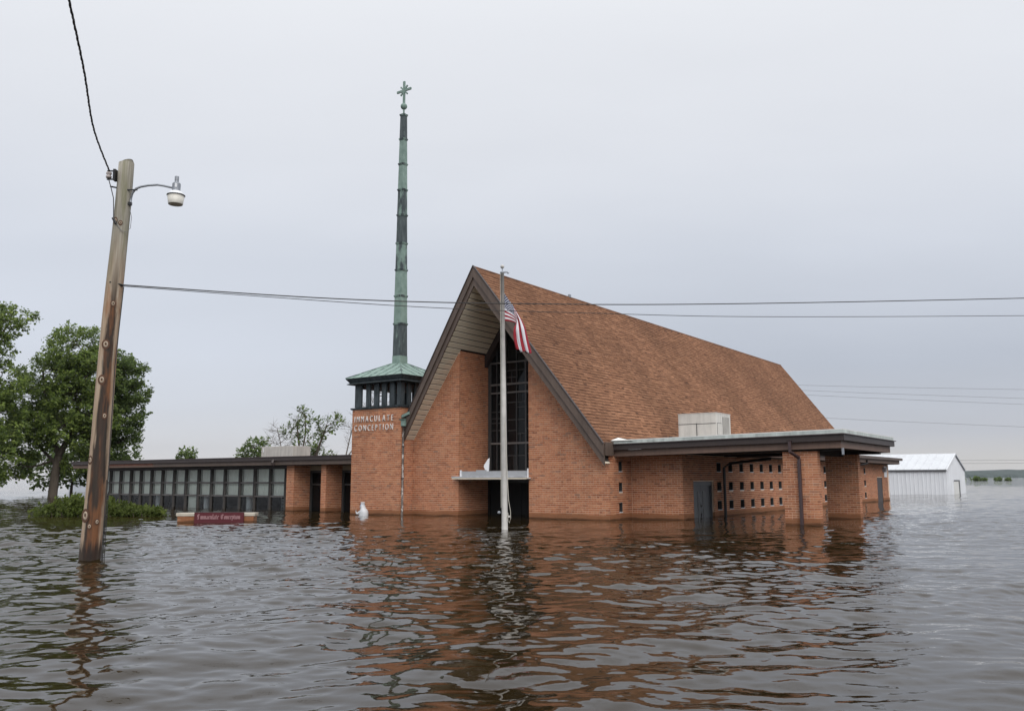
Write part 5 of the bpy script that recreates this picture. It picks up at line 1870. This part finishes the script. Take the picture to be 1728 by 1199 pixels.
tree('sparse_tree', (-16.6, 70, 0), [([V3((0, 0, -1)), V3((-.2, 0, 1.5)), V3((-.6, 0, 3.5)), V3((-.9, 0, 5.6))], .20, .05), ([V3((.1, 0, -1)), V3((.4, 0, 2)), V3((.9, 0, 3.8)), V3((1.5, 0, 5.6))], .20, .05),
                                      ([V3((-.5, 0, 3.2)), V3((-.2, 0, 5)), V3((-.3, 0, 6.6))], .08, .03)],
     [(.2, 0, 4.2, 1.2, 1, 1.0), (.6, 0, 3.2, 1.0, .9, .8), (1.6, 0, 5.6, .9, .8, .8), (2.3, 0, 6.1, .6, .6, .4), (-.4, 0, 6.3, .9, .8, .8), (-1.2, 0, 5.2, .9, .8, .6), (-.3, 0, 3.3, .8, .8, .6), (1.9, 0, 3.0, .7, .6, .6)],
     300, 8, .22, 'dark_leaf', 'sparse half bare tree with forked trunk behind the beige rooftop unit', GB, bare=.42, spread=.32, twigs=.9, wind=(.2, 0, .3))
tree('bare_tree', (-18.8, 70, 0), [([V3((0, 0, -1)), V3((0, 0, 2)), V3((.1, 0, 3.6)), V3((-.3, 0, 5.4))], .09, .02)],
     [(-.3, 0, 5.0, .9, .6, .7), (.5, 0, 4.4, .6, .5, .6), (-.7, 0, 4.2, .6, .5, .4)], 40, 5, .18, 'dark_leaf', 'thin leafless sapling left of the sparse forked tree', GB, bark='bark_pale', bare=.93, spread=.3, twigs=1)
tree('bare_tree', (-13.6, 70, 0), [([V3((0, 0, -1)), V3((0, 0, 2)), V3((.3, 0, 4.0)), V3((.9, 0, 6.6))], .10, .02), ([V3((.2, 0, 3)), V3((1.2, 0, 4.6)), V3((2.2, 0, 7.5))], .06, .02)],
     [(.5, 0, 5.0, 1.1, .6, 1.2), (1.7, 0, 6.4, 1.2, .6, 1.5), (3.0, 0, 8.2, 1.4, .6, 1.6), (2.4, 0, 4.2, 1.0, .6, .9)], 110, 0, .18, 'dark_leaf', 'bare twiggy tree right behind the brick bell tower', GB, bark='bark_pale', bare=1.0, twigs=1)
GS = 'flooded shrubs by the window wall'


def shrub(base, lobes, tufts, leaves, size, label, stems, mat='shrub_leaf', group=GS, wind=(.05, 0, .5)):
    o = empty('shrub', base)
    tag(o, label, 'shrub', group)
    mb = MB()
    P_, _d = lobe_points(lobes, tufts, .3)
    for q in P_[rng.permutation(len(P_))[:max(stems, 1)]]:
        if not stems:
            q = np.array([0, 0, .2])
        mb.tube([(q[0] * .6, q[1] * .6, -.4), (q[0] * .85, q[1] * .85, q[2] * .5), tuple(q)], [.014, .01, .004], 4, caps=False)
    mb.build('stem', 'bark', o)
    V, Q = leaf_cloud(P_, leaves, size, wind, .0, size * 1.3)
    link('foliage', np_mesh('foliage', V, Q, mat), o)


shrub((-16.0, 31.6, 0), [(0, 0, .25, .75, .5, .34), (-.9, 0, .12, .6, .45, .24), (.7, 0, .2, .6, .45, .28), (.1, 0, .45, .4, .35, .26)], 170, 12, .13, 'yellow green shrub half under water left of the wooden pole', 40)
shrub((-14.05, 31.2, 0), [(0, 0, .18, .6, .4, .22), (-.35, 0, .28, .10, .12, .36), (.4, 0, .10, .55, .35, .16)], 130, 12, .12, 'low shrub in the water just right of the wooden pole, one upright shoot', 30)
shrub((-12.95, 31.0, 0), [(0, 0, .10, .55, .35, .17), (-.5, 0, .12, .4, .3, .16), (.4, 0, .06, .35, .25, .1)], 90, 11, .11, 'lowest flooded shrub in front of the window wall, nearest the church sign', 20)
GF = 'shrubs far out in the flood'
for (x_, y_, hw_, hh_, lab) in ((176.0, 330, 1.9, 1.15, 'largest dark green shrub clump far out on the flood, right of the barn'), (184.6, 330, 1.4, .7, 'smaller far shrub clump near the right edge, under the bluffs'),
                                (180.2, 332, 1.3, .35, 'flat far shrub strip between the two bigger clumps'), (189.0, 331, .9, .5, 'far shrub clump closest to the right edge'), (171.5, 331, .9, .35, 'tiny far shrub clump closest to the barn')):
    shrub((x_, y_, 0), [(0, 0, hh_ * .4, hw_, 1.2, hh_ * .75), (hw_ * .3, 0, hh_ * .6, hw_ * .5, .8, hh_ * .5)], 60, 12, .45, lab, 0, 'dark_leaf', GF)

# small grey shed half hidden beyond the maples
sh = empty('shed', (-47.2, 96, 0), .35)
tag(sh, 'pale grey shed half hidden behind the maples, beside the wooden pole', 'shed')
MB().prism([(-1.6, 0, -1), (1.6, 0, -1), (1.6, 0, 1.2), (0, 0, 2.3), (-1.6, 0, 1.2)], (0, 5, 0)).build('wall', 'shed_gray', sh, fix=True)
q = [(-1.9, -.3, 1.05), (0, -.3, 2.38), (1.9, -.3, 1.05), (1.9, -.3, 1.15), (0, -.3, 2.48), (-1.9, -.3, 1.15)]
MB().prism(q, (0, 5.6, 0)).build('roof', 'barn_roof', sh, fix=True)

# ------------------------------------------------------------------ damp air over the flood
hz = MB().box(-7000, 7000, -2000, 7000, -2.0, 45).mesh('haze', 'white_paint')
mh = bpy.data.materials.new('haze_air')
mh.use_nodes = True
nh = mh.node_tree
nh.nodes.remove(nh.nodes['Principled BSDF'])
pv = nh.nodes.new('ShaderNodeVolumePrincipled')
pv.inputs['Color'].default_value = (.80, .86, .95, 1)
pv.inputs['Density'].default_value = 0.6e-4
nh.links.new(pv.outputs[0], nh.nodes['Material Output'].inputs['Volume'])
hz.materials.clear()
hz.materials.append(mh)
tag(link('haze', hz), 'thin damp haze over the water', kind='stuff')
